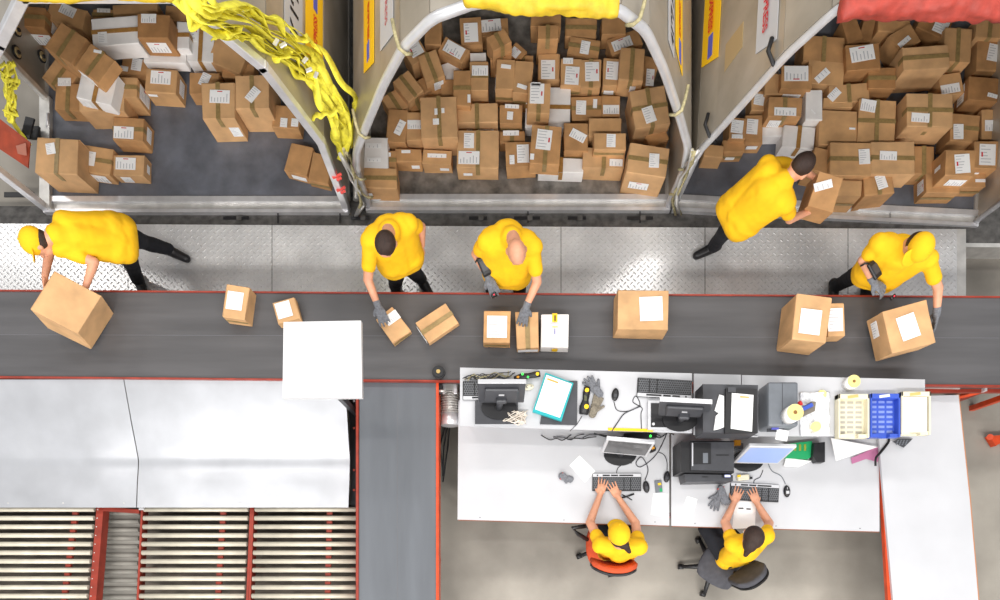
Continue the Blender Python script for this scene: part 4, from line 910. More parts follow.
def monitor(tp, zt, bp, zb_, w_, south, rot, basep, zd, lab, scr, shell):
    T = P(*tp, zt); B = P(*bp, zb_); base = P(*basep, zd)
    t = thing('monitor', lab, 'monitor', base, 'computer monitors')
    ux = Vector((math.cos(math.radians(-rot)), math.sin(math.radians(-rot)), 0)); up = (T - B).normalized(); n = ux.cross(up).normalized()   # n points to -Y side
    if not south: n_s = -n
    else: n_s = n
    h = (T - B).length; c = (T + B) / 2
    R = Matrix((ux, up, n)).transposed().to_4x4()
    def W(o): return c + R.to_3x3() @ Vector(o)
    b = MB(); b.box(c, (w_, h, .035), shell, R=R, bev=.006); b.build('casing', None, t)
    sg = 1 if south else -1
    b = MB(); b.box(W((0, .002, .019 * sg)), (w_ - .045, h - .055, .002), scr, R=R); b.build('screen', None, t)
    b = MB(); b.box(W((0, 0, -.028 * sg)), (w_ * .72, h * .6, .03), M_dgrey, R=R, bev=.01); b.box(W((0, .02, -.045 * sg)), (.045, .02, .004), M_silver, R=R); b.build('back_cover', None, t)
    if not south:
        b = MB(); b.box(W((0, h / 2 + .002, 0)), (w_ + .002, .008, .038), M_silver, R=R, bev=.002); b.build('top_bezel', None, t)
    hinge = W((0, -h * .15, -.045 * sg)); foot = base + Vector((0, .0, .02))
    b = MB(); b.cyl(foot, hinge, .03, M_dgrey, r2=.026, seg=12); b.box(hinge, (.09, .05, .07), M_dgrey, R=R, bev=.01); b.build('stand', None, t)
    b = MB(); b.cyl(Vector((0, 0, 0)), Vector((0, 0, .016)), 1, M_blk, seg=32)
    b.bm.transform(Matrix.Translation(base) @ Matrix.Diagonal((.15, .10, 1, 1))); b.build('stand_base', None, t)
    return t
M_scrd = mat('dark_screen', (92, 92, 94), .15)
M_scrb = mat('lit_blue_screen', (140, 162, 208), .3, emit=.25)
monitor((631, 439.5), 1.18, (624, 453), .86, .42, True, 5, (620, 455), ZD, 'monitor with a dark screen facing the capped seated worker', M_scrd, M_silver)
monitor((773, 445), 1.20, (755.5, 462), .88, .41, True, 1, (747, 461), ZD, 'monitor with a lit blue screen facing the bare headed seated worker', M_scrb, M_silver)
monitor((502, 381.5), 1.60, (501, 401), 1.30, .385, False, 0, (499, 408), ZS + .045, 'left monitor seen from behind on the shelf, standing on a dark computer', M_scrd, M_dgrey)
monitor((686, 400.5), 1.60, (683, 415), 1.30, .42, False, 3, (680, 420), ZS + .045, 'right monitor seen from behind on the shelf, standing on a framed black computer', M_scrd, M_dgrey)
def slab(nm, cat, lab, q, z, h, m, parts=()):
    t = thing(nm, lab, cat, P(sum(a for a, _ in q) / len(q), sum(a for _, a in q) / len(q), z))
    b = MB(); b.prism([P(x, y, z + h) for x, y in q], (0, 0, -h), m); b.build('casing', None, t); return t
t = slab('desktop_computer', 'computer', 'flat dark computer lying under the left rear view monitor', [(475, 401), (518, 401), (518, 424), (475, 424)], ZS + .001, .04, M_dgrey)
b = MB(); b.prism([P(475.2, 424.1, ZS + .03), P(518, 424.1, ZS + .03), P(518, 425.2, ZS + .03), P(475.2, 425.2, ZS + .03)], (0, 0, -.02), M_silver); b.build('front_panel', None, t)
t = slab('desktop_computer', 'computer', 'flat black computer with a silver frame under the right rear view monitor', [(648, 400.5), (692, 401), (692, 430.5), (648, 429.5)], ZS + .001, .035, M_silver)
b = MB(); b.prism([P(651, 403, ZS + .042), P(689.5, 403.5, ZS + .042), P(689.5, 427.5, ZS + .042), P(651, 427, ZS + .042)], (0, 0, -.01), M_blk); b.build('top_panel', None, t)
b = MB(); b.cyl(P(653.5, 424, ZS + .042), P(653.5, 424, ZS + .048), .012, M_alub); b.build('power_button', None, t)

def cable(lab, pts, z, r=.004, m=M_blk, jit=0):
    b = MB(); q = []
    L_ = [Vector((x, y, 0)) for x, y in pts]
    for k in range((len(L_) - 1) * 6 + 1):
        u = k / 6; j = min(int(u), len(L_) - 2); f = u - j
        p0, p1, p2, p3 = L_[max(j - 1, 0)], L_[j], L_[j + 1], L_[min(j + 2, len(L_) - 1)]
        v = .5 * ((2 * p1) + (p2 - p0) * f + (2 * p0 - 5 * p1 + 4 * p2 - p3) * f * f + (3 * p1 - p0 - 3 * p2 + p3) * f ** 3)
        zz = (z(u / (len(L_) - 1)) if callable(z) else z) + r + (jit * random.random() if jit else 0)
        q.append(P(v.x, v.y, zz))
    b.tube(q, r, m, seg=6)
    return tag(b.build('cable'), lab, 'cable')
def tangle(nm, lab, items):
    b = MB()
    for pts, z, r, m, jit in items:
        L_ = [Vector((x, y, 0)) for x, y in pts]; q = []
        for k in range((len(L_) - 1) * 6 + 1):
            u = k / 6; j = min(int(u), len(L_) - 2); f = u - j
            p0, p1, p2, p3 = L_[max(j - 1, 0)], L_[j], L_[j + 1], L_[min(j + 2, len(L_) - 1)]
            v = .5 * ((2 * p1) + (p2 - p0) * f + (2 * p0 - 5 * p1 + 4 * p2 - p3) * f * f + (3 * p1 - p0 - 3 * p2 + p3) * f ** 3)
            q.append(P(v.x, v.y, z + r + jit * (.5 + .5 * noise.noise(Vector((v.x * .2, v.y * .2, r * 900 + len(q) * .1))))))
        b.tube(q, r, m, seg=6)
    return tag(b.build(nm), lab, 'cables', kind='stuff')
def mouse(px, py, z, rot, lab, m=M_blk, wheel=M_dgrey, sc=1):
    t = thing('computer_mouse', lab, 'mouse', P(px, py, z), 'computer mice'); t.rotation_euler = (0, 0, math.radians(-rot))
    b = MB(); b.ball((0, 0, .012), (.031 * sc, .056 * sc, .022 * sc), m, seg=20)
    for v in b.bm.verts: v.co.z = max(v.co.z, 0.001)
    o = b.build('shell'); o.parent = t
    b = MB(); b.box((0, .026 * sc, .031 * sc), (.006, .02, .008), wheel, bev=.002); o = b.build('scroll_wheel'); o.parent = t
    b = MB(); b.box((0, -.01, .030 * sc), (.03 * sc, .03 * sc, .008), wheel, bev=.003); o = b.build('badge'); o.parent = t
mouse(646, 487, ZD, -8, 'black mouse right of the capped worker\'s keyboard, beside grey cards')
mouse(786.3, 491.5, ZD, -4, 'black and silver mouse right of the bare headed worker\'s keyboard', wheel=M_silver)
mouse(666.5, 477, ZD, 8, 'black mouse at the right end of the left desk above the grey cards', sc=.95)
mouse(615, 395, ZS, 8, 'black mouse on the left shelf board right of the grey gloves')
mouse(528.5, 387.5, ZS, 80, 'beige mouse on the shelf right of the left rear view monitor', M_cream, sc=.85)
cable('thin black mouse cable curling across the left shelf board', [(614, 402), (617, 410), (626, 411.5), (636, 408), (640, 404), (636, 396), (633, 402), (642, 408), (641, 414), (641.5, 429)], ZS, .0035)
cable('thicker dark cable running diagonally off the left shelf board', [(612, 431), (618, 422), (624, 414), (634, 409), (641, 406)], ZS, .005, M_dgrey)
cable('thin keyboard cable above the capped worker\'s keyboard', [(616.5, 473), (618, 468), (624, 464), (632, 463)], ZD, .0035)
cable('thin black mouse cable looping left of the power adapter desk seam', [(645, 480), (648, 471), (646, 463), (641, 457), (636, 463), (640, 467), (650, 461), (658, 452), (664, 440), (668, 430)], ZD, .0045, M_dgrey)
cable('thin cable from the dark screen monitor to the upper right mouse', [(667, 470), (667, 462), (664, 455), (658, 452)], ZD, .0035)
cable('thin keyboard cable above the bare headed worker\'s keyboard', [(754, 484), (754.5, 480), (760, 477), (763, 470)], ZD, .0035)
cable('grey mouse cable curving down to the silver badged mouse', [(785.5, 484), (781, 476), (772, 471), (768, 463)], ZD, .004, M_grey)
cable('scanner cable hanging from the left shelf board under the black handheld', [(582, 416), (577, 424), (570, 431)], ZS, .003, M_dgrey)
TG = []
for k in range(7):
    random.seed(60 + k)
    pts = [(462 + random.random() * 6, 382 - random.random() * 8)] + [(468 + 7 * j + random.random() * 6, 372 + random.random() * 8) for j in range(6)] + [(508 + random.random() * 8, 370 + random.random() * 8)]
    TG.append((pts, ZS, .0035, (M_blk, M_dgrey, M_rope)[k % 3], .03))
tangle('cable_tangle', 'tangled dark cable coils behind the left rear view monitor', TG)
random.seed(9)
b = MB()
pts = [P(515 + 13 * math.sin(k * 1.7) * (.5 + .5 * random.random()), 418 + 9 * math.cos(k * 2.3) * (.4 + .6 * random.random()), ZS + .01 + .06 * random.random()) for k in range(70)]
sm = []
for j in range(len(pts) - 1):
    for u in range(4):
        f = u / 4; p0, p1, p2, p3 = pts[max(j - 1, 0)], pts[j], pts[j + 1], pts[min(j + 2, len(pts) - 1)]
        sm.append(.5 * ((2 * p1) + (p2 - p0) * f + (2 * p0 - 5 * p1 + 4 * p2 - p3) * f * f + (3 * p1 - p0 - 3 * p2 + p3) * f ** 3))
b.tube(sm, .0045, mat('cream_cord', (226, 216, 204), .6), seg=6)
tag(b.build('coiled_cord'), 'tangled heap of cream coloured cord beside the left rear view monitor', 'cord')
TG = []
for k in range(9):
    random.seed(90 + k)
    x0 = 540 + k * 13; pts = [(x0 + 7 * j + random.random() * 4, 434.5 + random.random() * 6 + 2 * math.sin(j + k)) for j in range(5)]
    TG.append((pts, ZD, .005, (M_blk, M_dgrey)[k % 2], .04))
tangle('cable_tangle', 'dark cables lying on the desk along the lower edge of the left shelf', TG)
t = thing('power_strip', 'black power strip with a green light under the left shelf edge', 'power strip', P(648, 436, ZD))
b = MB(); b.box(P(640, 436, ZD + .03), (.3, .06, .05), M_blk, bev=.006, rot=3); b.build('casing', None, t)
b = MB(); b.cyl(P(650.5, 436, ZD + .055), P(650.5, 436, ZD + .065), .012, M_led, seg=10); b.build('status_light', None, t)
b = MB(); b.box(P(652, 449, ZD + .03), (.06, .06, .06), M_blk, rot=25, bev=.01); b.box(P(653, 448, ZD + .063), (.03, .02, .004), mat('amber_plastic', (230, 160, 40), .5), rot=25)
tag(b.build('cable_adapter'), 'small black adapter with an amber mark right of the dark screen', 'adapter')
# shelf items from left to right
t = thing('barcode_scanner', 'black handheld scanner with yellow and green accents at the back of the shelf', 'scanner', P(528, 376, ZS), 'handheld scanners')
b = MB(); b.tube([P(514, 378.5, ZS + .025), P(521, 377, ZS + .03), P(529, 375.6, ZS + .03), P(536, 374.5, ZS + .03), P(540, 373.8, ZS + .03)], [.018, .030, .022, .028, .026], M_blk, seg=12, flat=.022); b.build('body', None, t)
for (x, y, m, r) in ((518, 377, mat('amber_plastic', (230, 160, 40), .5), .012), (522.5, 374, M_led, .010), (528, 377, M_led, .009), (537.5, 373.8, M_yel, .015)):
    b = MB(); b.cyl(P(x, y, ZS + .048), P(x, y, ZS + .057), r, m, seg=12); b.build('button', None, t)
t = thing('document_tray', 'white papers in a teal edged tray lying askew on a dark board', 'tray', P(553, 395, ZS), )
q = [(545.5, 372.5), (573.5, 383), (561.5, 421), (532.5, 411.5)]
b = MB(); b.prism([P(x, y, ZS + .05) for x, y in q], (0, 0, -.035), mat('teal_plastic', (32, 170, 176), .5)); b.build('tray', None, t)
q2 = [(546.5, 374.8), (571.8, 384), (560, 417.5), (535, 409)]
b = MB(); b.prism([P(x, y, ZS + .062) for x, y in q2], (0, 0, -.012), M_paper); b.build('paper_stack', None, t)
b = MB(); b.prism([P(x, y, ZS + .0635) for x, y in ((547.5, 378), (558.5, 382), (558, 383.6), (547, 379.6))], (0, 0, -.001), mat('orange_print', (246, 160, 70), .6)); b.build('letterhead', None, t)
for (x, y) in ((551, 389), (545.5, 398), (543, 406)):
    b = MB(); b.prism([P(x, y, ZS + .0635), P(x + 1, y + .3, ZS + .0635), P(x - .6, y + 6, ZS + .0635), P(x - 1.6, y + 5.7, ZS + .0635)], (0, 0, -.001), M_ink); b.build('printed_line', None, t)
b = MB(); b.prism([P(x, y, ZS + .014) for x, y in ((547, 380), (577.5, 381), (577, 425), (540, 424))], (0, 0, -.013), M_dgrey)
tag(b.build('writing_board'), 'dark grey board under the teal edged paper tray', 'board')
t = thing('barcode_scanner', 'black handheld scanner with two yellow buttons left of the grey gloves', 'scanner', P(585, 402, ZS), 'handheld scanners')
b = MB(); b.tube([P(587, 388, ZS + .02), P(586.5, 393, ZS + .03), P(585.5, 400, ZS + .026), P(584.5, 407, ZS + .03), P(583.5, 414.5, ZS + .02)], [.028, .032, .026, .045, .038], M_blk, seg=14, flat=.028); b.build('body', None, t)
for (x, y, r) in ((587, 390, .018), (586.5, 406.5, .020)):
    b = MB(); b.cyl(P(x, y, ZS + .052), P(x, y, ZS + .062), r, M_yel, seg=14); b.build('button', None, t)
b = MB(); b.box(P(585.5, 398, ZS + .05), (.022, .05, .01), mat('olive_screen', (84, 86, 60), .3), rot=0); b.build('display', None, t)
# dark printer with paper tray
t = thing('document_printer', 'dark grey printer with white sheets on its lid at the centre of the shelf', 'printer', P(725, 405, ZS), 'printers')
H = ZS + .24
b = MB(); b.prism([P(703, 384, H), P(758, 385, H), P(758, 433, H), P(703, 432.5, H)], (0, 0, -.24), M_dgrey)
b.build('casing', None, t)
b = MB(); b.prism([P(726, 388, H + .03), P(757, 389, H + .03), P(757, 433, H + .03), P(725, 433, H + .03)], (0, 0, -.03), M_blk); b.build('lid', None, t)
b = MB(); b.prism([P(728, 387, H + .042), P(736, 387, H + .042), P(736, 392, H + .042), P(728, 392, H + .042)], (0, 0, -.012), M_dgrey); b.build('hinge', None, t)
b = MB(); b.prism([P(732, 393, H + .036), P(753.5, 395, H + .036), P(752, 431.5, H + .036), P(730.8, 428.5, H + .036)], (0, 0, -.006), M_paper); b.prism([P(740, 396, H + .0375), P(749, 396.6, H + .0375), P(749, 398, H + .0375), P(740, 397.6, H + .0375)], (0, 0, -.001), mat('orange_print', (246, 160, 70), .6)); b.build('top_sheet', None, t)
b = MB(); b.prism([P(719.5, 394.5, H + .02), P(724, 396, H + .02), P(724, 427, H + .02), P(719, 429, H + .02), (P(714, 430, H + .02)), P(716, 416, H + .02), P(719, 413, H + .02), P(715, 410, H + .02)], (0, 0, -.019), M_paper); b.build('output_sheet', None, t)
b = MB(); b.prism([P(703.5, 434, ZS + .02), P(758, 436, ZS + .02), P(758, 437, ZS + .02), P(703.5, 435.2, ZS + .02)], (0, 0, -.015), M_silver); b.build('front_edge', None, t)
# grey label printer
t = thing('label_printer', 'blue grey label printer with a label roll standing on it', 'printer', P(785, 405, ZS), 'printers')
b = MB(); b.box((P(783.5, 404, H).x, P(783.5, 404, H).y, ZS + .12), (.25, .37, .24), M_grey, bev=.02, seg=2); b.build('casing', None, t)
p = P(783.5, 404, H)
b = MB(); b.box((p.x - .01, p.y, H + .002), (.003, .34, .003), M_dgrey); b.build('lid_gap', None, t)
b = MB(); b.box((p.x - .03, p.y - .195, ZS + .15), (.14, .03, .02), M_dgrey); b.box((p.x - .05, p.y - .19, ZS + .19), (.06, .02, .012), M_blue); b.build('label_outlet', None, t)
b = MB(); b.box((p.x + .02, p.y - .24, ZS + .16), (.10, .09, .002), M_paper, rot=-10); b.build('printed_label', None, t)
def roll(px, py, z, r, h, lab, lean=(0, 0)):
    t = thing('label_roll', lab, 'label roll', P(px, py, z), 'label rolls')
    a = P(px, py, z); c = a + Vector((lean[0], lean[1], h))
    b = MB(); b.cyl(a, c, r, M_paper, seg=28); b.build('paper_roll', None, t)
    d = (c - a).normalized()
    b = MB(); b.cyl(c, c + d * .003, r * .98, mat('pale_yellow_liner', (246, 226, 142), .7), seg=28); b.build('liner', None, t)
    b = MB(); b.cyl(c + d * .002, c + d * .005, r * .24, mat('cardboard_core', (140, 100, 56), .8), seg=16); b.build('core', None, t)
roll(788.5, 416, H + .002, .068, .13, 'pale yellow label roll standing on the blue grey label printer')
roll(848, 384.5, ZS + .001, .055, .10, 'label roll with brown core standing at the belt side of the shelf')
# plastic wrap, stickers, blue thing
b = MB()
def crump(u, v):
    x = 800 + 30 * u; y = 392 + 44 * v
    return P(x, y, ZS + .006 + .035 * abs(noise.noise(Vector((u * 6, v * 8, 3)))) + .012 * abs(noise.noise(Vector((u * 17, v * 19, 7)))))
b.grid(crump, 26, 34, mat('crumpled_clear_film', (234, 236, 240), .2, .1, .05, 20))
o = b.build('plastic_bag'); mo = o.modifiers.new('s', 'SOLIDIFY'); mo.thickness = .002; tag(o, 'crumpled clear plastic bag right of the blue grey label printer', 'plastic bag')
for x, y, lab in ((821.5, 395, 'round pale yellow sticker on the shelf above the plastic bag'), (816, 426.5, 'round pale yellow sticker on the lower part of the plastic bag')):
    b = MB(); zz_ = ZS + (.002 if y < 400 else .055); b.cyl(P(x, y, zz_), P(x, y, zz_ + .003), .042, mat('pale_yellow_liner', (236, 234, 160), .7), seg=24); tag(b.build('sticker'), lab, 'sticker')
t = thing('tape_dispenser', 'blue and grey hand tape dispenser with red tip beside the label printer', 'tape dispenser', P(808, 407, ZS))
b = MB(); b.box(P(807, 407, ZS + .085), (.10, .035, .035), M_bluep, rot=25, bev=.005); b.build('handle', None, t)
b = MB(); b.box(P(800, 403.5, ZS + .085), (.03, .04, .035), mat('red_plastic', (206, 44, 40), .5), rot=25, bev=.005); b.build('tip', None, t)
b = MB(); b.prism([P(804, 416, ZS + .07), P(815, 411, ZS + .07), P(816, 402, ZS + .07), P(812, 401, ZS + .07), P(804, 406, ZS + .07)], (0, 0, -.05), mat('taupe_plastic', (120, 112, 100), .5)); b.build('frame', None, t)
# letter trays
def letter_tray(x0, x1, y0, y1, m, lab, rot, fill, tagc):
    t = thing('letter_tray', lab, 'tray', P((x0 + x1) / 2, (y0 + y1) / 2, ZS), 'letter trays')
    zt = ZS + .075
    a = P(x0, y0, zt); c = P(x1, y1, zt); w_ = c.x - a.x; d_ = a.y - c.y; cx, cy = (a.x + c.x) / 2, (a.y + c.y) / 2
    b = MB()
    b.box((cx, cy, ZS + .008), (w_, d_, .006), m)
    for s_ in (-1, 1): b.box((cx + s_ * (w_ / 2 - .008), cy, ZS + .042), (.016, d_, .07), m, bev=.003)
    b.box((cx, cy + d_ / 2 - .02, ZS + .042), (w_, .04, .07), m, bev=.003); b.box((cx - w_ * .32, cy - d_ / 2 + .015, ZS + .035), (w_ * .3, .03, .055), m); b.box((cx + w_ * .32, cy - d_ / 2 + .015, ZS + .035), (w_ * .3, .03, .055), m)
    b.build('tray_shell', None, t)
    if fill == 'grid':
        sm_ = mat('slot_tone_' + ('blue' if m is M_bluep else 'cream'), (128, 146, 206) if m is M_bluep else (176, 172, 160), .6)  # slots as flat patches, darker than the cream, paler than the blue
        b = MB()
        for i in range(3):
            for j in range(7): b.box((cx + (i - 1) * w_ * .27, cy + (j - 3) * d_ * .115, ZS + .0125), (w_ * .2, d_ * .055, .003), sm_)
        o = b.build('slot_pattern', None, t)
    else:
        b = MB(); b.box((cx - .003, cy - .01, ZS + .05), (w_ * .8, d_ * .8, .03), M_paper)
        for i in range(7):
            if i == 3: continue
            b.box((cx + (i - 3) * w_ * .10, cy + d_ * .17 - .01, ZS + .066), (w_ * .025, d_ * .28, .001), M_ink); b.box((cx + (i - 3) * w_ * .10, cy - d_ * .2, ZS + .066), (w_ * .025, d_ * .3, .001), M_ink)
        b.build('paper_stack', None, t)
    b = MB(); b.box((cx - .01, cy + d_ / 2 - .022, ZS + .079), (.09, .024, .002), tagc, rot=8); b.build('name_sticker', None, t)
st = mat('ochre_sticker', (222, 184, 112), .6)
letter_tray(838.5, 869.5, 394, 437.5, M_cream, 'left cream letter tray with an empty slotted bottom', 0, 'grid', st)
letter_tray(870.5, 900.5, 393.5, 437, M_bluep, 'blue letter tray between the two cream trays', 0, 'grid', mat('pale_sticker', (214, 220, 236), .6))
letter_tray(901.5, 931, 391.5, 434.5, M_cream, 'right cream letter tray filled with printed sheets', 0, 'paper', st)
# things under / beyond the shelf on the right desk
t = thing('multifunction_printer', 'large black printer with scanner lid on the right desk', 'printer', P(706, 465, ZD), 'printers')
HP = ZD + .30
b = MB(); b.prism([P(681, 441, HP), P(734, 441, HP), P(734, 473, HP), P(681, 472, HP)], (0, 0, -.30), M_blk); b.build('casing', None, t)
b = MB(); b.prism([P(691, 442, HP + .02), P(734, 442, HP + .02), P(734, 471, HP + .02), P(691, 470, HP + .02)], (0, 0, -.019), M_dgrey); b.build('scanner_lid', None, t)
b = MB(); b.prism([P(693.5, 443, HP + .028), P(711, 443, HP + .028), P(711, 464, HP + .028), P(693.5, 464, HP + .028)], (0, 0, -.008), M_blk)
b.prism([P(703, 453, HP + .030), P(708, 453, HP + .030), P(708, 463, HP + .030), P(703, 463, HP + .030)], (0, 0, -.002), M_grey); b.build('feeder_cover', None, t)
b = MB(); b.prism([P(692, 443, HP + .033), P(693.2, 443, HP + .033), P(693.2, 466, HP + .033), P(692, 466, HP + .033)], (0, 0, -.012), M_silver); b.build('trim_strip', None, t)
b = MB(); b.prism([P(716, 454.5, HP + .022), P(729, 454.5, HP + .022), P(729, 455.7, HP + .022), P(716, 455.7, HP + .022)], (0, 0, -.002), M_blk); b.build('lid_groove', None, t)
b = MB(); b.prism([P(684, 474, HP - .06), P(733, 475, HP - .06), P(733, 481, HP - .06), P(686, 482, HP - .06)], (0, 0, -.2), M_dgrey, ); b.build('front_panel', None, t)
b = MB(); b.box(P(705, 477, HP - .058), (.05, .008, .004), M_blk); b.build('tray_grip', None, t)
b = MB(); b.box(P(727, 476, HP - .045), (.075, .03, .02), M_blk, bev=.003); b.box(P(727.5, 476, HP - .034), (.05, .02, .002), mat('lit_panel', (200, 206, 255), .4, emit=.6)); b.build('control_panel', None, t)
b = MB(); b.box(P(737, 443, ZD + .09), (.06, .05, .05), mat('amber_plastic', (230, 140, 30), .5), bev=.005); b.box(P(738, 446.5, ZD + .05), (.07, .05, .08), M_grey)
tag(b.build('cable_plug'), 'grey plug with an orange cap between black printer and lit monitor', 'plug')
b = MB(); b.box(P(743, 477.5, ZD + .02), (.11, .05, .035), M_cream, rot=6, bev=.006); b.box(P(739, 476, ZD + .039), (.03, .02, .003), M_yel, rot=6); b.box(P(750.5, 478, ZD + .02), (.03, .02, .02), M_blk, rot=6)
tag(b.build('power_adapter'), 'small cream adapter with yellow mark above the bare headed worker\'s keyboard', 'adapter')
b = MB(); b.prism([P(x, y, ZD + .05) for x, y in ((785, 444), (812, 441), (814, 455), (808, 459), (786, 458))], (0, 0, -.045), mat('green_plastic', (24, 160, 98), .5))
for i in range(4): b.box(P(790 + 5 * i, 447.5, ZD + .052), (.02, .06, .003), mat('gold_contact', (150, 160, 60), .4))
tag(b.build('circuit_board'), 'green circuit board under the shelf right of the lit monitor', 'circuit board')
b = MB(); b.prism([P(x, y, ZD + .10) for x, y in ((814, 443), (825, 442), (825, 462), (817, 462), (813, 456))], (0, 0, -.09), M_blk)
tag(b.build('pouch'), 'black pouch under the shelf edge right of the green circuit board', 'pouch')
b = MB(); b.prism([P(x, y, ZD + .03) for x, y in ((786, 458), (812, 461), (799, 467), (784, 466))], (0, 0, -.02), M_paper); tag(b.build('paper_bag'), 'white paper piece just below the green circuit board', 'paper')
def paper(lab, q, z, m=M_paper, nm='paper_sheet'):
    b = MB(); b.prism([P(x, y, z + .002) for x, y in q], (0, 0, -.0015), m); return tag(b.build(nm), lab, 'paper')
paper('white sheet turned diagonally left of the capped worker\'s keyboard', [(579.5, 455.5), (595.5, 471), (585, 482.5), (569.5, 465.5)], ZD)
paper('white sheet below the grey cards at the right edge of left desk', [(653.5, 493), (668, 494), (666.5, 517), (650.8, 514.5)], ZD)
paper('narrow white sheet at the left side of the right desk', [(687, 496), (697.5, 499), (691, 521.5), (680.5, 517.5)], ZD)
paper('white sheet between the arms of the bare headed worker', [(735.5, 501), (756, 502), (755, 528), (732, 529)], ZD)
paper('white sheet pointing down from the shelf above the pink sheet', [(831, 438), (878, 447), (836, 461)], ZD + .06)
o = paper('crumpled pink sheet by the corner of the right desk', [(851, 458), (879, 446), (878, 462), (866, 459), (852, 464)], ZD + .01, mat('pink_paper', (182, 112, 150), .7), 'pink_sheet')
b = MB(); b.box(P(741, 508.3, ZD + .005), (.045, .012, .004), M_dgrey); b.box(P(748.6, 509, ZD + .005), (.04, .012, .004), M_dgrey, rot=-3); tag(b.build('pen'), 'two dark pen pieces at the top of the sheet between the worker\'s arms', 'pen')
t = thing('card_stack', 'grey cards with yellow and green marks beside the black mouse', 'cards', P(658.5, 486.5, ZD))
b = MB(); b.box(P(658.5, 486.5, ZD + .008), (.065, .11, .012), M_grey, rot=6, bev=.002); b.build('cards', None, t)
b = MB(); b.box(P(659.5, 484, ZD + .016), (.03, .02, .003), M_yel, rot=6); b.box(P(661, 490, ZD + .016), (.025, .03, .003), mat('green_plastic', (24, 160, 98), .5), rot=6); b.build('sticker', None, t)
b = MB(); b.tube([P(621, 498, ZD + .008), P(628, 496, ZD + .01), P(634, 493.8, ZD + .008)], .008, M_blk, seg=8); b.tube([P(622, 494.5, ZD + .006), P(628, 497.5, ZD + .006), P(632, 500, ZD + .006)], .005, M_blk, seg=8)
tag(b.build('stapler'), 'small black tool below the capped worker\'s keyboard', 'tool')
b = MB(); b.prism([P(x, y, .83) for x, y in ((893, 441.5), (899, 438.5), (913, 438.5), (904, 447.5))], (0, 0, -.012), M_dgrey)
for i in range(4):
    for j in range(3): b.box(P(898 + 3 * i - j * .7, 440.7 + 1.7 * j, .832), (.016, .01, .003), M_grey, rot=45)
tag(b.build('calculator'), 'dark grey calculator under the trays on the slanted table', 'calculator')
cable('short thick black cable over the corner of desk and slanted table', [(889, 438.5), (888, 443), (881, 452), (876, 458), (875.5, 466)], .80, .011)

def glove_flat(px, py, z, rot, lab, m, sc=1.0, spread=1.0, cuff=None):
    t = thing('work_glove', lab, 'glove', P(px, py, z), 'grey work gloves'); t.rotation_euler = (0, 0, math.radians(-rot))
    pr = [('e', (0, 0, .014), (.046 * sc, .052 * sc, .014))]
    for i, (x, l, a) in enumerate(((-.033, .062, -16), (-.012, .075, -5), (.012, .07, 6), (.033, .055, 18))):
        a = math.radians(a * spread); s_ = Vector((x * sc, .04 * sc, .014)); e_ = s_ + Vector((math.sin(a), math.cos(a), 0)) * l * sc; pr.append(('c', s_, e_, .0125, .010))
    pr.append(('c', Vector((.035 * sc, -.02 * sc, .014)), Vector((.075 * sc, .03 * sc, .012)), .014, .011)); pr.append(('c', Vector((0, -.03, .014)), Vector((0, -.075 * sc, .012)), .036, .034))
    o = blob('glove', pr, .005, m, 2); 
    for v in o.data.vertices: v.co.z = max(.001, min(v.co.z, .034))
    o.parent = t
    if cuff:
        b = MB(); b.box((0, -.082 * sc, .018), (.066, .014, .03), cuff, bev=.004); oo = b.build('cuff'); oo.parent = t
# ================================================================ organic shapes: tapered limbs fused into one surface
def blob(name, prims, voxel, m, smooth=4, parent=None, disp=0):
    bm = bmesh.new()
    def add(b2, M):
        b2.transform(M); mp = {v: bm.verts.new(v.co) for v in b2.verts}
        for f in b2.faces: bm.faces.new([mp[v] for v in f.verts])
        b2.free()
    for p in prims:
        if p[0] == 'e':
            b2 = bmesh.new(); bmesh.ops.create_uvsphere(b2, u_segments=20, v_segments=12, radius=1)
            R = p[3].to_4x4() if len(p) > 3 else Matrix.Identity(4)
            add(b2, Matrix.Translation(Vector(p[1])) @ R @ Matrix.Diagonal((*p[2], 1)))
        else:
            a, c, r1, r2 = Vector(p[1]), Vector(p[2]), p[3], p[4]; fl = p[5] if len(p) > 5 else None
            n = 10; d = c - a
            b2 = bmesh.new(); bmesh.ops.create_icosphere(b2, subdivisions=3, radius=1)
            q = d.to_track_quat('Z', 'Y').to_matrix().to_4x4(); L_ = d.length
            for v in b2.verts:
                z_ = v.co.z
                if z_ >= 0: rr = r2; off = L_
                else: rr = r1; off = 0
                v.co = Vector((v.co.x * rr, v.co.y * rr, z_ * rr + off))
            add(b2, Matrix.Translation(a) @ q)
    me = bpy.data.meshes.new(name); bm.to_mesh(me); bm.free()
    o = bpy.data.objects.new(name, me); C.objects.link(o)
    r = o.modifiers.new('r', 'REMESH'); r.mode = 'VOXEL'; r.voxel_size = voxel; r.use_smooth_shade = True
    s_ = o.modifiers.new('s', 'SMOOTH'); s_.iterations = smooth; s_.factor = .5
    if disp:
        tx = bpy.data.textures.new('folds', 'CLOUDS'); tx.noise_scale = .16
        dm = o.modifiers.new('d', 'DISPLACE'); dm.texture = tx; dm.strength = disp; dm.mid_level = .5; dm.texture_coords = 'GLOBAL'
    dg = bpy.context.evaluated_depsgraph_get(); me2 = bpy.data.meshes.new_from_object(o.evaluated_get(dg))
    bpy.data.objects.remove(o); me2.name = name; me2.materials.clear(); me2.materials.append(m)
    o = bpy.data.objects.new(name, me2); C.objects.link(o)
    if parent:
        me2.transform(Matrix.Translation(-parent_world(parent))); o.parent = parent
    return o
def nrm(v): return Vector(v).normalized()
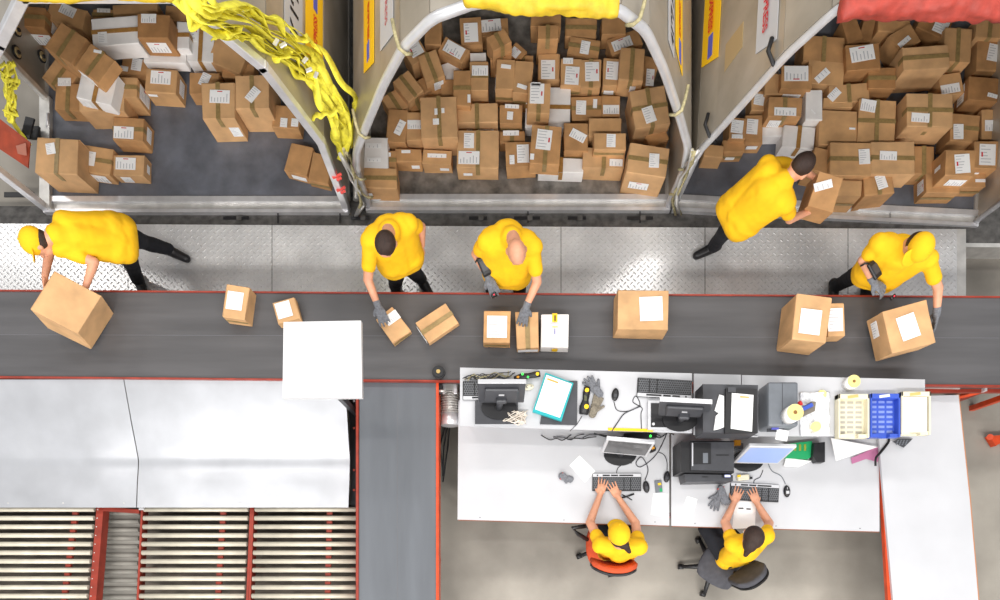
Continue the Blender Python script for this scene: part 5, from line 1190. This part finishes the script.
def hand_prims(wr, d, c, thumb, curl=25, pad=0.0, sc=1.0):
    """wrist, pointing direction, the way the palm looks, side of the thumb (+1/-1 along d x c)"""
    d = nrm(d); c = nrm(Vector(c) - d * Vector(c).dot(d)); l = d.cross(c).normalized() * thumb
    R = Matrix((l, d, c)).transposed()
    pr = [('e', wr + d * .052 * sc, (.041 * sc + pad, .054 * sc + pad, .017 * sc + pad), R), ('c', wr, wr + d * .03, .025 + pad, .025 + pad)]
    for i, (x, L1) in enumerate(((.034, .046), (.0115, .052), (-.0115, .049), (-.034, .039))):
        s_ = wr + (l * x + d * .088) * sc; fan = l * x * 4.5
        a1, a2, a3 = math.radians(curl * .5), math.radians(curl * 1.3), math.radians(curl * 2.0)
        p0 = wr + (l * x + d * .06) * sc
        e1 = s_ + ((d + fan).normalized() * math.cos(a1) + c * math.sin(a1)) * L1 * sc
        e2 = e1 + ((d + fan).normalized() * math.cos(a2) + c * math.sin(a2)) * L1 * .65 * sc
        e3 = e2 + (d * math.cos(a3) + c * math.sin(a3)) * L1 * .45 * sc
        r = .0078 * sc + pad
        pr += [('c', p0, s_, r * 1.1, r * 1.05), ('c', s_, e1, r * 1.05, r * .95), ('c', e1, e2, r * .95, r * .88), ('c', e2, e3, r * .88, r * .78)]
    t0 = wr + (l * .022 + d * .022 + c * .006) * sc; t1 = t0 + (l * .62 + d * .62 + c * .35).normalized() * .042 * sc; t2 = t1 + (l * .3 + d * .85 + c * .4).normalized() * .032 * sc
    pr += [('c', t0, t1, .014 * sc + pad, .0115 * sc + pad), ('c', t1, t2, .0115 * sc + pad, .009 * sc + pad)]
    return pr
def person(lab, J, f, u, hair=None, cap=None, gloves=(), curls=(25, 25), palms=((0, 0, -1), (0, 0, -1)), toes=((0, -1, 0), (0, -1, 0)), sit=False, hsc=1.0, women=False, torso=1.0, thumbs=(1, -1), brim=None, sleeves=.62):
    g = {k: P(*v) for k, v in J.items()}
    f = nrm(f); u = nrm(Vector(u) - f * Vector(u).dot(f)); r = f.cross(u)     # r = the person's right
    root = thing('person', lab, 'person', (g['pelvis'].x, g['pelvis'].y, .25 if not sit else 0), 'workers in yellow shirts')
    hd = g['head']; HR = Matrix((r, f, u)).transposed()
    k = hsc
    pr = [('e', hd + u * .012, (.076 * k, .095 * k, .112 * k), HR), ('e', hd + f * .028 - u * .062, (.052 * k, .058 * k, .052 * k), HR),
          ('c', hd + f * .082 + u * .005, hd + f * .106 - u * .028, .008, .014), ('e', hd + r * .077 * k - u * .01, (.010, .022, .032), HR), ('e', hd - r * .077 * k - u * .01, (.010, .022, .032), HR),
          ('c', hd + f * .084 + r * .035 + u * .026, hd + f * .084 - r * .035 + u * .026, .010, .010),
          ('c', hd + f * .078 + r * .02 - u * .062, hd + f * .078 - r * .02 - u * .062, .010, .010),
          ('c', g['neck'], hd - u * .05 - f * .02, .058, .052)]
    sL, sR, pel, ch, nk = g['sL'], g['sR'], g['pelvis'], g['chest'], g['neck']
    ax = (sR - sL).normalized(); hw = .085
    up_t = (nk - pel).normalized(); ax2 = (ax - up_t * ax.dot(up_t)).normalized()
    if 'hipax' in J: pass
    hL, hR = pel - ax2 * hw, pel + ax2 * hw
    T = torso
    def trunk(e): 
        return [('c', sL, sR, .062 + e, .062 + e), ('c', sL.lerp(ch, .35), hL, (.085 + e) * T, (.098 + e) * T), ('c', sR.lerp(ch, .35), hR, (.085 + e) * T, (.098 + e) * T), ('c', ch, pel, (.115 + e) * T, (.115 + e) * T), ('c', nk - up_t * .03, ch, .07 + e, .11 + e), ('c', hL, hR, (.105 + e) * T, (.105 + e) * T)]
    pr += trunk(0)
    arms = []
    for s, (S_, E, W_, H_) in enumerate(((sL, g['eL'], g['wL'], g['hL']), (sR, g['eR'], g['wR'], g['hR']))):
        pr += [('c', S_, E, .050, .040), ('c', E, W_, .041, .027)]
        hp = hand_prims(W_, H_ - W_, palms[s], thumbs[s], curls[s])
        pr += hp
        arms.append((S_, E, W_, H_))
    legs = []
    for s in 'LR':
        hp_, kn, an = (hL if s == 'L' else hR), g['k' + s], g['a' + s]
        toe = nrm(toes[0 if s == 'L' else 1])
        pr += [('c', hp_, kn, .085, .058), ('c', kn, an, .056, .038), ('c', an - Vector((0, 0, .02)), an + toe * .12 - Vector((0, 0, .05)), .030, .024)]
        legs.append((hp_, kn, an, toe))
    blob('body', pr, .0058, M_skin, 2, root)
    # face
    for s in (-1, 1):
        b = MB(); b.ball(hd + f * .089 * k + r * .032 * s + u * .006, .011, mat('eye_white', (235, 232, 228), .3), seg=12); b.ball(hd + f * .097 * k + r * .032 * s + u * .006, .005, M_hair, seg=8); b.build('eye', None, root)
    b = MB(); b.tube([hd + f * .09 + r * .02 - u * .062, hd + f * .095 - u * .060, hd + f * .09 - r * .02 - u * .062], .004, mat('lips', (180, 96, 84), .5), seg=6); b.build('mouth', None, root)
    # shirt
    e = .020
    sp = trunk(e)
    for (S_, E, W_, H_) in arms: sp.append(('c', S_, S_.lerp(E, sleeves), .064, .062))
    sp = [p for p in sp] + [('c', hL.lerp(hL - up_t * .07, 1), hR - up_t * .07, .118 * T, .118 * T)]
    blob('shirt', sp, .011, M_shirt, 5, root, disp=.02)
    # collar
    # trousers
    tp = [('c', hL, hR, .116 * T, .116 * T)]
    for (hp_, kn, an, toe) in legs: tp += [('c', hp_, kn, .104, .076), ('c', kn, an, .074, .060)]
    blob('trousers', tp, .012, M_trous, 4, root, disp=.018)
    for (hp_, kn, an, toe) in legs:
        ft = an - Vector((0, 0, .045))
        blob('shoe', [('c', ft - toe * .05, ft + toe * .05, .048, .050), ('c', ft + toe * .05, ft + toe * .17 - Vector((0, 0, .012)), .050, .040), ('c', an + Vector((0, 0, .02)), ft, .050, .05)], .009, M_blk, 3, root)
    for s, (S_, E, W_, H_) in enumerate(arms):
        if s in gloves:
            hp = hand_prims(W_, H_ - W_, palms[s], thumbs[s], curls[s], pad=.0035)
            d = nrm(H_ - W_); hp.append(('c', W_ - nrm(W_ - E) * .03, W_ + d * .02, .034, .031))
            blob('glove', hp, .0055, M_glove, 2, root)
    if hair:
        hp = [('e', hd + u * .03 - f * .014, (.086 * k, .098 * k, .108 * k), HR)]
        o = None
        if hair == 'short':
            hp = [('e', hd + u * .034 - f * .016, (.083 * k, .097 * k, .098 * k), HR)]
        if cap: hp = [('e', hd - u * .005 - f * .022, (.081 * k, .092 * k, .085 * k), HR)]
        if hair == 'bun':
            hp += [('e', hd - f * .045 - r * .045 - u * .01, (.06, .07, .08), HR), ('c', hd - f * .06 - r * .05 - u * .03, hd - f * .07 - r * .08 - u * .11, .045, .02)]
        if hair == 'tail':
            hp += [('e', hd - f * .09 - u * .03 + r * .03, (.045, .04, .045), HR), ('c', hd - f * .10 - u * .03 + r * .04, hd - f * .12 - u * .10 + r * .075, .036, .018)]
        blob('hair', hp, .008, M_hair, 2, root)
    if cap:
        cm = M_shirt
        cp = [('e', hd + u * .036 - f * .012, (.096 * k, .116 * k, .098 * k), HR)]
        blob('cap_crown', cp, .008, cm, 3, root)
        b = MB(); bf = nrm(brim) if brim else f
        bf = nrm(bf - u * bf.dot(u)); br = bf.cross(u)
        pts = []
        def bp(a, v):
            x = math.sin((a - .5) * 2.2) * .085; y = .085 + (math.cos((a - .5) * 2.2) * .085 + .0 - .03) * v
            y0 = .065 if v == 0 else y
            return hd + u * (.045 - .012 * v - .12 * x * x * 10 * .1) + br * x * (1 if v else .95) + bf * (.055 + v * (.02 + .085 * math.cos((a - .5) * 2.4)))
        b.grid(bp, 14, 6, cm); o = b.build('cap_brim', None, root); mo = o.modifiers.new('s', 'SOLIDIFY'); mo.thickness = .006
        b = MB(); b.ball(hd + u * .133, .009, cm, seg=10); b.build('cap_button', None, root)
    return root, g
glove_flat(594, 388, ZS, -40, 'grey glove lying fingers up above its pair on the shelf', M_glove, .95)
glove_flat(595, 407, ZS, 20, 'grey brown glove lying below its pair beside the black scanner', mat('dirty_glove', (130, 122, 108), .9, 0, .2, 50), .9, .6)
glove_flat(566, 478, ZD, 110, 'grey glove with a red cuff on the left desk', M_glove, .55, .4, mat('red_cuff', (196, 70, 64), .8))
glove_flat(717, 499, ZD, 205, 'grey glove with splayed fingers on the right desk', M_glove, .95, 1.0, None)
glove_flat(722.5, 495, ZD + .02, 160, 'grey glove with a red cuff lying over its splayed pair', M_glove, .8, .5, mat('red_cuff', (196, 70, 64), .8))
# chairs
def office_chair(lab, seatp, backp, rot_back, m, hs=.46, back_w=.40, casters=(), arm=None, seat_rx=.23, seat_ry=.21, seat_rot=0, back_z=.80, back_tilt=10, m_shell=M_dgrey):
    s0 = P(*seatp, hs); t = thing('office_chair', lab, 'office chair', (s0.x, s0.y, 0), 'swivel office chairs')
    R = Matrix.Rotation(math.radians(-seat_rot), 4, 'Z')
    b = MB(); b.ball((0, 0, 0), (seat_rx, seat_ry, .05), m, seg=32)
    for v in b.bm.verts:
        n = (abs(v.co.x / seat_rx) ** 2 + abs(v.co.y / seat_ry) ** 2) ** .5
        if n > 1e-4:
            k = min(1.18, 1 + .18 * (1 - abs(math.cos(2 * math.atan2(v.co.y, v.co.x))))); v.co.x *= k; v.co.y *= k
    b.bm.transform(Matrix.Translation(s0 - Vector((0, 0, .04))) @ R); b.build('seat', None, t)
    bc = P(*backp, back_z); Rb = Matrix.Translation(bc) @ Matrix.Rotation(math.radians(-rot_back), 4, 'Z') @ Matrix.Rotation(math.radians(back_tilt), 4, 'X')
    def pad(th, off, mm, nm, sc=1.0):
        b = MB(); b.box((0, off, 0), (back_w * sc, th, .38 * sc), mm, bev=.028, seg=3, smooth=True)
        bmesh.ops.subdivide_edges(b.bm, edges=[e for e in b.bm.edges if abs((e.verts[0].co - e.verts[1].co).normalized().x) > .9 and e.calc_length() > .1], cuts=8)
        for v in b.bm.verts:
            v.co.y += 1.1 * (v.co.x ** 2) * 1.0; v.co.z *= 1 - .55 * abs(2 * v.co.x / back_w) ** 3.5
        b.bm.transform(Rb); b.build(nm, None, t)
    pad(.06, 0, m, 'backrest'); pad(.03, -.038, m_shell, 'back_shell', .97)
    b = MB(); q = bc - Vector((0, 0, .12)); dr = (s0 - bc); dr.z = 0
    b.tube([s0 - Vector((0, 0, .07)), (s0 - Vector((0, 0, .09))).lerp(q, .7) - Vector((0, 0, .1)), q], .02, M_blk, seg=10); b.build('back_bracket', None, t)
    b = MB(); b.cyl((s0.x, s0.y, .12), (s0.x, s0.y, hs - .07), .03, M_blk); b.build('gas_column', None, t)
    for a in casters:
        a = math.radians(a); d = Vector((math.cos(a), math.sin(a), 0)); b = MB()
        b.tube([Vector((s0.x, s0.y, .13)), Vector((s0.x, s0.y, .12)) + d * .15, Vector((s0.x, s0.y, .085)) + d * .29], [.03, .026, .018], M_blk, seg=8); o = b.build('base_arm', None, t)
        w_ = Vector((s0.x, s0.y, .03)) + d * .29; sd = Vector((-d.y, d.x, 0))
        b = MB(); b.cyl(w_ - sd * .026, w_ + sd * .026, .03, M_blk, seg=16); b.cyl(w_, w_ + Vector((0, 0, .05)), .01, M_blk); b.build('caster', None, t)
    if arm:
        for q in arm:
            b = MB(); b.tube([P(*p_) for p_ in q], .02, M_blk, seg=8); b.build('armrest', None, t)
    return t
office_chair('orange upholstered swivel chair under the capped seated worker', (612, 545), (613, 567.5), 3, M_orf, casters=(200, 130, 60, -10, -80), hs=.46, back_w=.42, seat_rx=.25, seat_ry=.22, arm=[[(588, 540, .42), (578, 534, .55), (573, 528, .62), (586, 526, .64)]])
office_chair('dark grey swivel chair with turned backrest under the bare headed worker', (722, 566), (748.5, 576), -38, M_gryf, casters=(181, 258, 325, 45, 112), hs=.46, back_w=.33, seat_rx=.21, seat_ry=.20, seat_rot=30, back_z=.72, back_tilt=14, m_shell=M_blk)

# people
person('seated person in yellow cap and yellow shirt typing on the left keyboard', dict(
    pelvis=(617, 551, .58), chest=(620, 549, .90), neck=(620, 545, 1.08), head=(618.5, 535, 1.22), sL=(601, 545, 1.02), sR=(638.5, 547, 1.02),
    eL=(590, 522, .86), wL=(600, 495, .79), hL=(602, 486, .785), eR=(635.5, 523, .86), wR=(618.5, 498, .79), hR=(613.5, 488.5, .785),
    kL=(606, 500, .52), aL=(606, 510, .10), kR=(628, 500, .52), aR=(628, 508, .10)),
    f=(-.12, .75, -.62), u=(-.05, .65, .75), hair='tail', cap=True, sit=True, toes=((0, 1, 0), (0, 1, 0)), palms=((0, 0, -1), (0, 0, -1)), thumbs=(1, -1), curls=(13, 13), torso=.84, sleeves=.42)
person('seated person with dark tied hair and yellow shirt typing on the right keyboard', dict(
    pelvis=(736, 556, .58), chest=(747, 548, .90), neck=(750, 545, 1.06), head=(752.5, 538.5, 1.21), sL=(733.5, 544, 1.00), sR=(765.5, 536, 1.00),
    eL=(725, 522, .86), wL=(734, 503, .79), hL=(737.5, 494.5, .785), eR=(769, 523, .86), wR=(757.5, 504, .79), hR=(754, 495.5, .785),
    kL=(706, 528, .54), aL=(704, 518, .10), kR=(716, 520, .54), aR=(722, 520, .10)),
    f=(-.25, .72, -.64), u=(-.1, .66, .74), hair='bun', sit=True, toes=((0, 1, 0), (0, 1, 0)), thumbs=(1, -1), curls=(13, 13), torso=.84, sleeves=.40)
person('bald person in yellow shirt and grey gloves holding a scanner and a kraft parcel', dict(
    pelvis=(507, 268, 1.12), chest=(507, 240, 1.46), neck=(512, 236, 1.63), head=(516.5, 251, 1.74), sL=(487, 242, 1.52), sR=(533, 247, 1.52),
    eL=(476, 254, 1.30), wL=(488, 277, 1.20), hL=(493, 288, 1.16), eR=(537, 282, 1.30), wR=(526, 307, 1.20), hR=(523.5, 317, 1.14),
    kL=(492, 276, .72), aL=(490, 284, .33), kR=(518, 282, .72), aR=(520, 292, .33)),
    f=(.10, -.62, -.78), u=(0.10, -.75, .62), gloves=(0, 1), thumbs=(-1, 1), palms=((.2, 0, -1), (0, .25, -1)), curls=(30, 12), torso=1.18, hsc=.97)
person('dark haired person in yellow shirt bending to an open parcel on the belt', dict(
    pelvis=(400, 258, 1.12), chest=(390, 233, 1.46), neck=(389, 230, 1.62), head=(386, 243, 1.74), sL=(370, 241, 1.50), sR=(408, 224, 1.52),
    eL=(368, 280, 1.32), wL=(378, 306, 1.22), hL=(382, 316, 1.16), eR=(421, 227, 1.36), wR=(422, 245, 1.16), hR=(417, 254, 1.12),
    kL=(396, 277, .72), aL=(395, 286, .33), kR=(412, 270, .72), aR=(421, 279, .33)),
    f=(-.15, -.60, -.78), u=(-.05, -.78, .62), hair='short', gloves=(0,), thumbs=(-1, 1), palms=((0, 0, -1), (-.5, 0, -1)), curls=(18, 30), torso=1.08, toes=((0, -1, 0), (.5, -.8, 0)))
person('person in yellow cap lunging left and bending over a tilted parcel', dict(
    pelvis=(114, 238, 1.14), chest=(76, 234, 1.34), neck=(54, 234, 1.46), head=(38, 243, 1.46), sL=(64, 221, 1.42), sR=(60, 248, 1.36),
    eL=(50, 250, 1.22), wL=(45, 276, 1.22), hL=(45, 287, 1.22), eR=(94, 262, 1.26), wR=(86, 286, 1.24), hR=(83, 296, 1.22),
    kL=(140, 241, .74), aL=(168, 249, .36), kR=(130, 260, .72), aR=(137, 279, .34)),
    f=(-.35, -.70, -.62), u=(-.75, .05, .50), hair='short', cap=True, thumbs=(-1, 1), palms=((1, 0, -.3), (-1, 0, -.3)), curls=(20, 20), torso=1.05, toes=((.9, -.4, 0), (.3, -1, 0)), brim=(-.05, -1, -.2))
person('dark haired person in yellow shirt leaning into the right container with a parcel', dict(
    pelvis=(742, 212, 1.16), chest=(768, 190, 1.44), neck=(786, 178, 1.56), head=(800, 168, 1.60), sL=(767, 166, 1.50), sR=(786, 204, 1.46),
    eL=(796, 164, 1.30), wL=(812, 176, 1.18), hL=(820, 181, 1.16), eR=(790, 219, 1.25), wR=(806, 213, 1.14), hR=(815, 210, 1.12),
    kL=(738, 216, .72), aL=(745, 226, .34), kR=(725, 232, .74), aR=(714, 246, .34)),
    f=(.62, .25, -.72), u=(.6, .4, .65), hair='short', thumbs=(-1, 1), palms=((.2, -1, 0), (.2, 1, 0)), curls=(25, 25), torso=1.12, toes=((.8, .5, 0), (-.9, -.4, 0)))
person('person in yellow cap and gloves pushing the rightmost parcel on the belt', dict(
    pelvis=(880, 272, 1.14), chest=(898, 253, 1.46), neck=(908, 246, 1.60), head=(917, 247, 1.71), sL=(880, 243, 1.52), sR=(928, 259, 1.50),
    eL=(863, 260, 1.36), wL=(873, 282, 1.30), hL=(885, 291, 1.27), eR=(938, 288, 1.32), wR=(937, 312, 1.22), hR=(935, 323, 1.17),
    kL=(852, 277, .72), aL=(836, 286, .34), kR=(872, 285, .72), aR=(868, 292, .34)),
    f=(.12, -.66, -.74), u=(.25, -.4, .8), hair='short', cap=True, gloves=(0, 1), thumbs=(-1, 1), palms=((0, 0, -1), (-1, 0, -.3)), curls=(35, 15), torso=1.08, brim=(-.5, -.5, -.2))
# hand held things
def wrist_scanner(lab, a, c, tip):
    t = thing('wrist_scanner', lab, 'scanner', P(*a), 'scanners worn on the arm')
    A, B_, D = P(*a), P(*c), P(*tip); d = (B_ - A)
    R = Matrix((d.cross(Vector((0, 0, 1))).normalized(), d.normalized(), Vector((0, 0, 1)))).transposed().to_4x4()
    b = MB(); b.box((A + B_) / 2 + Vector((0, 0, .07)), (.075, d.length, .035), M_blk, R=R, bev=.008); b.build('body', None, t)
    b = MB(); b.box((A + B_) / 2 + Vector((0, 0, .089)), (.05, d.length * .55, .004), M_dgrey, R=R); b.build('display', None, t)
    b = MB(); b.tube([A + Vector((-.045, 0, 0)), A + Vector((-.03, 0, .045)), A + Vector((.03, 0, .045)), A + Vector((.045, 0, 0))], .008, M_blk, seg=6); b.build('strap', None, t)
    b = MB(); b.box(D, (.05, .03, .03), M_blk, R=R, bev=.006); b.cyl(D + Vector((0, 0, .013)), D + Vector((0, 0, .024)), .007, mat('red_lens', (240, 60, 90), .4), seg=10); b.build('finger_scanner', None, t)
wrist_scanner('black scanner strapped to the forearm of the bald worker', (481, 262, 1.28), (488, 279, 1.20), (494, 295.5, 1.14))
wrist_scanner('dark scanner on the forearm of the capped worker at the right', (866, 266, 1.36), (874, 281, 1.31), (893, 297, 1.24))
parcel(66, 302, 46, 46, 24, .36, 1.00, 'c', '', [], 'kraft parcel held tilted over the belt by the lunging capped worker', GB, pitch=-10, roll=12)
parcel(826, 192, 26, 34, 16, .26, 1.02, 'b', '', [('T', 822, 186, 18, 8, -30)], 'kraft parcel carried into the right container by the leaning worker', 'parcels in workers\' hands', pitch=8)
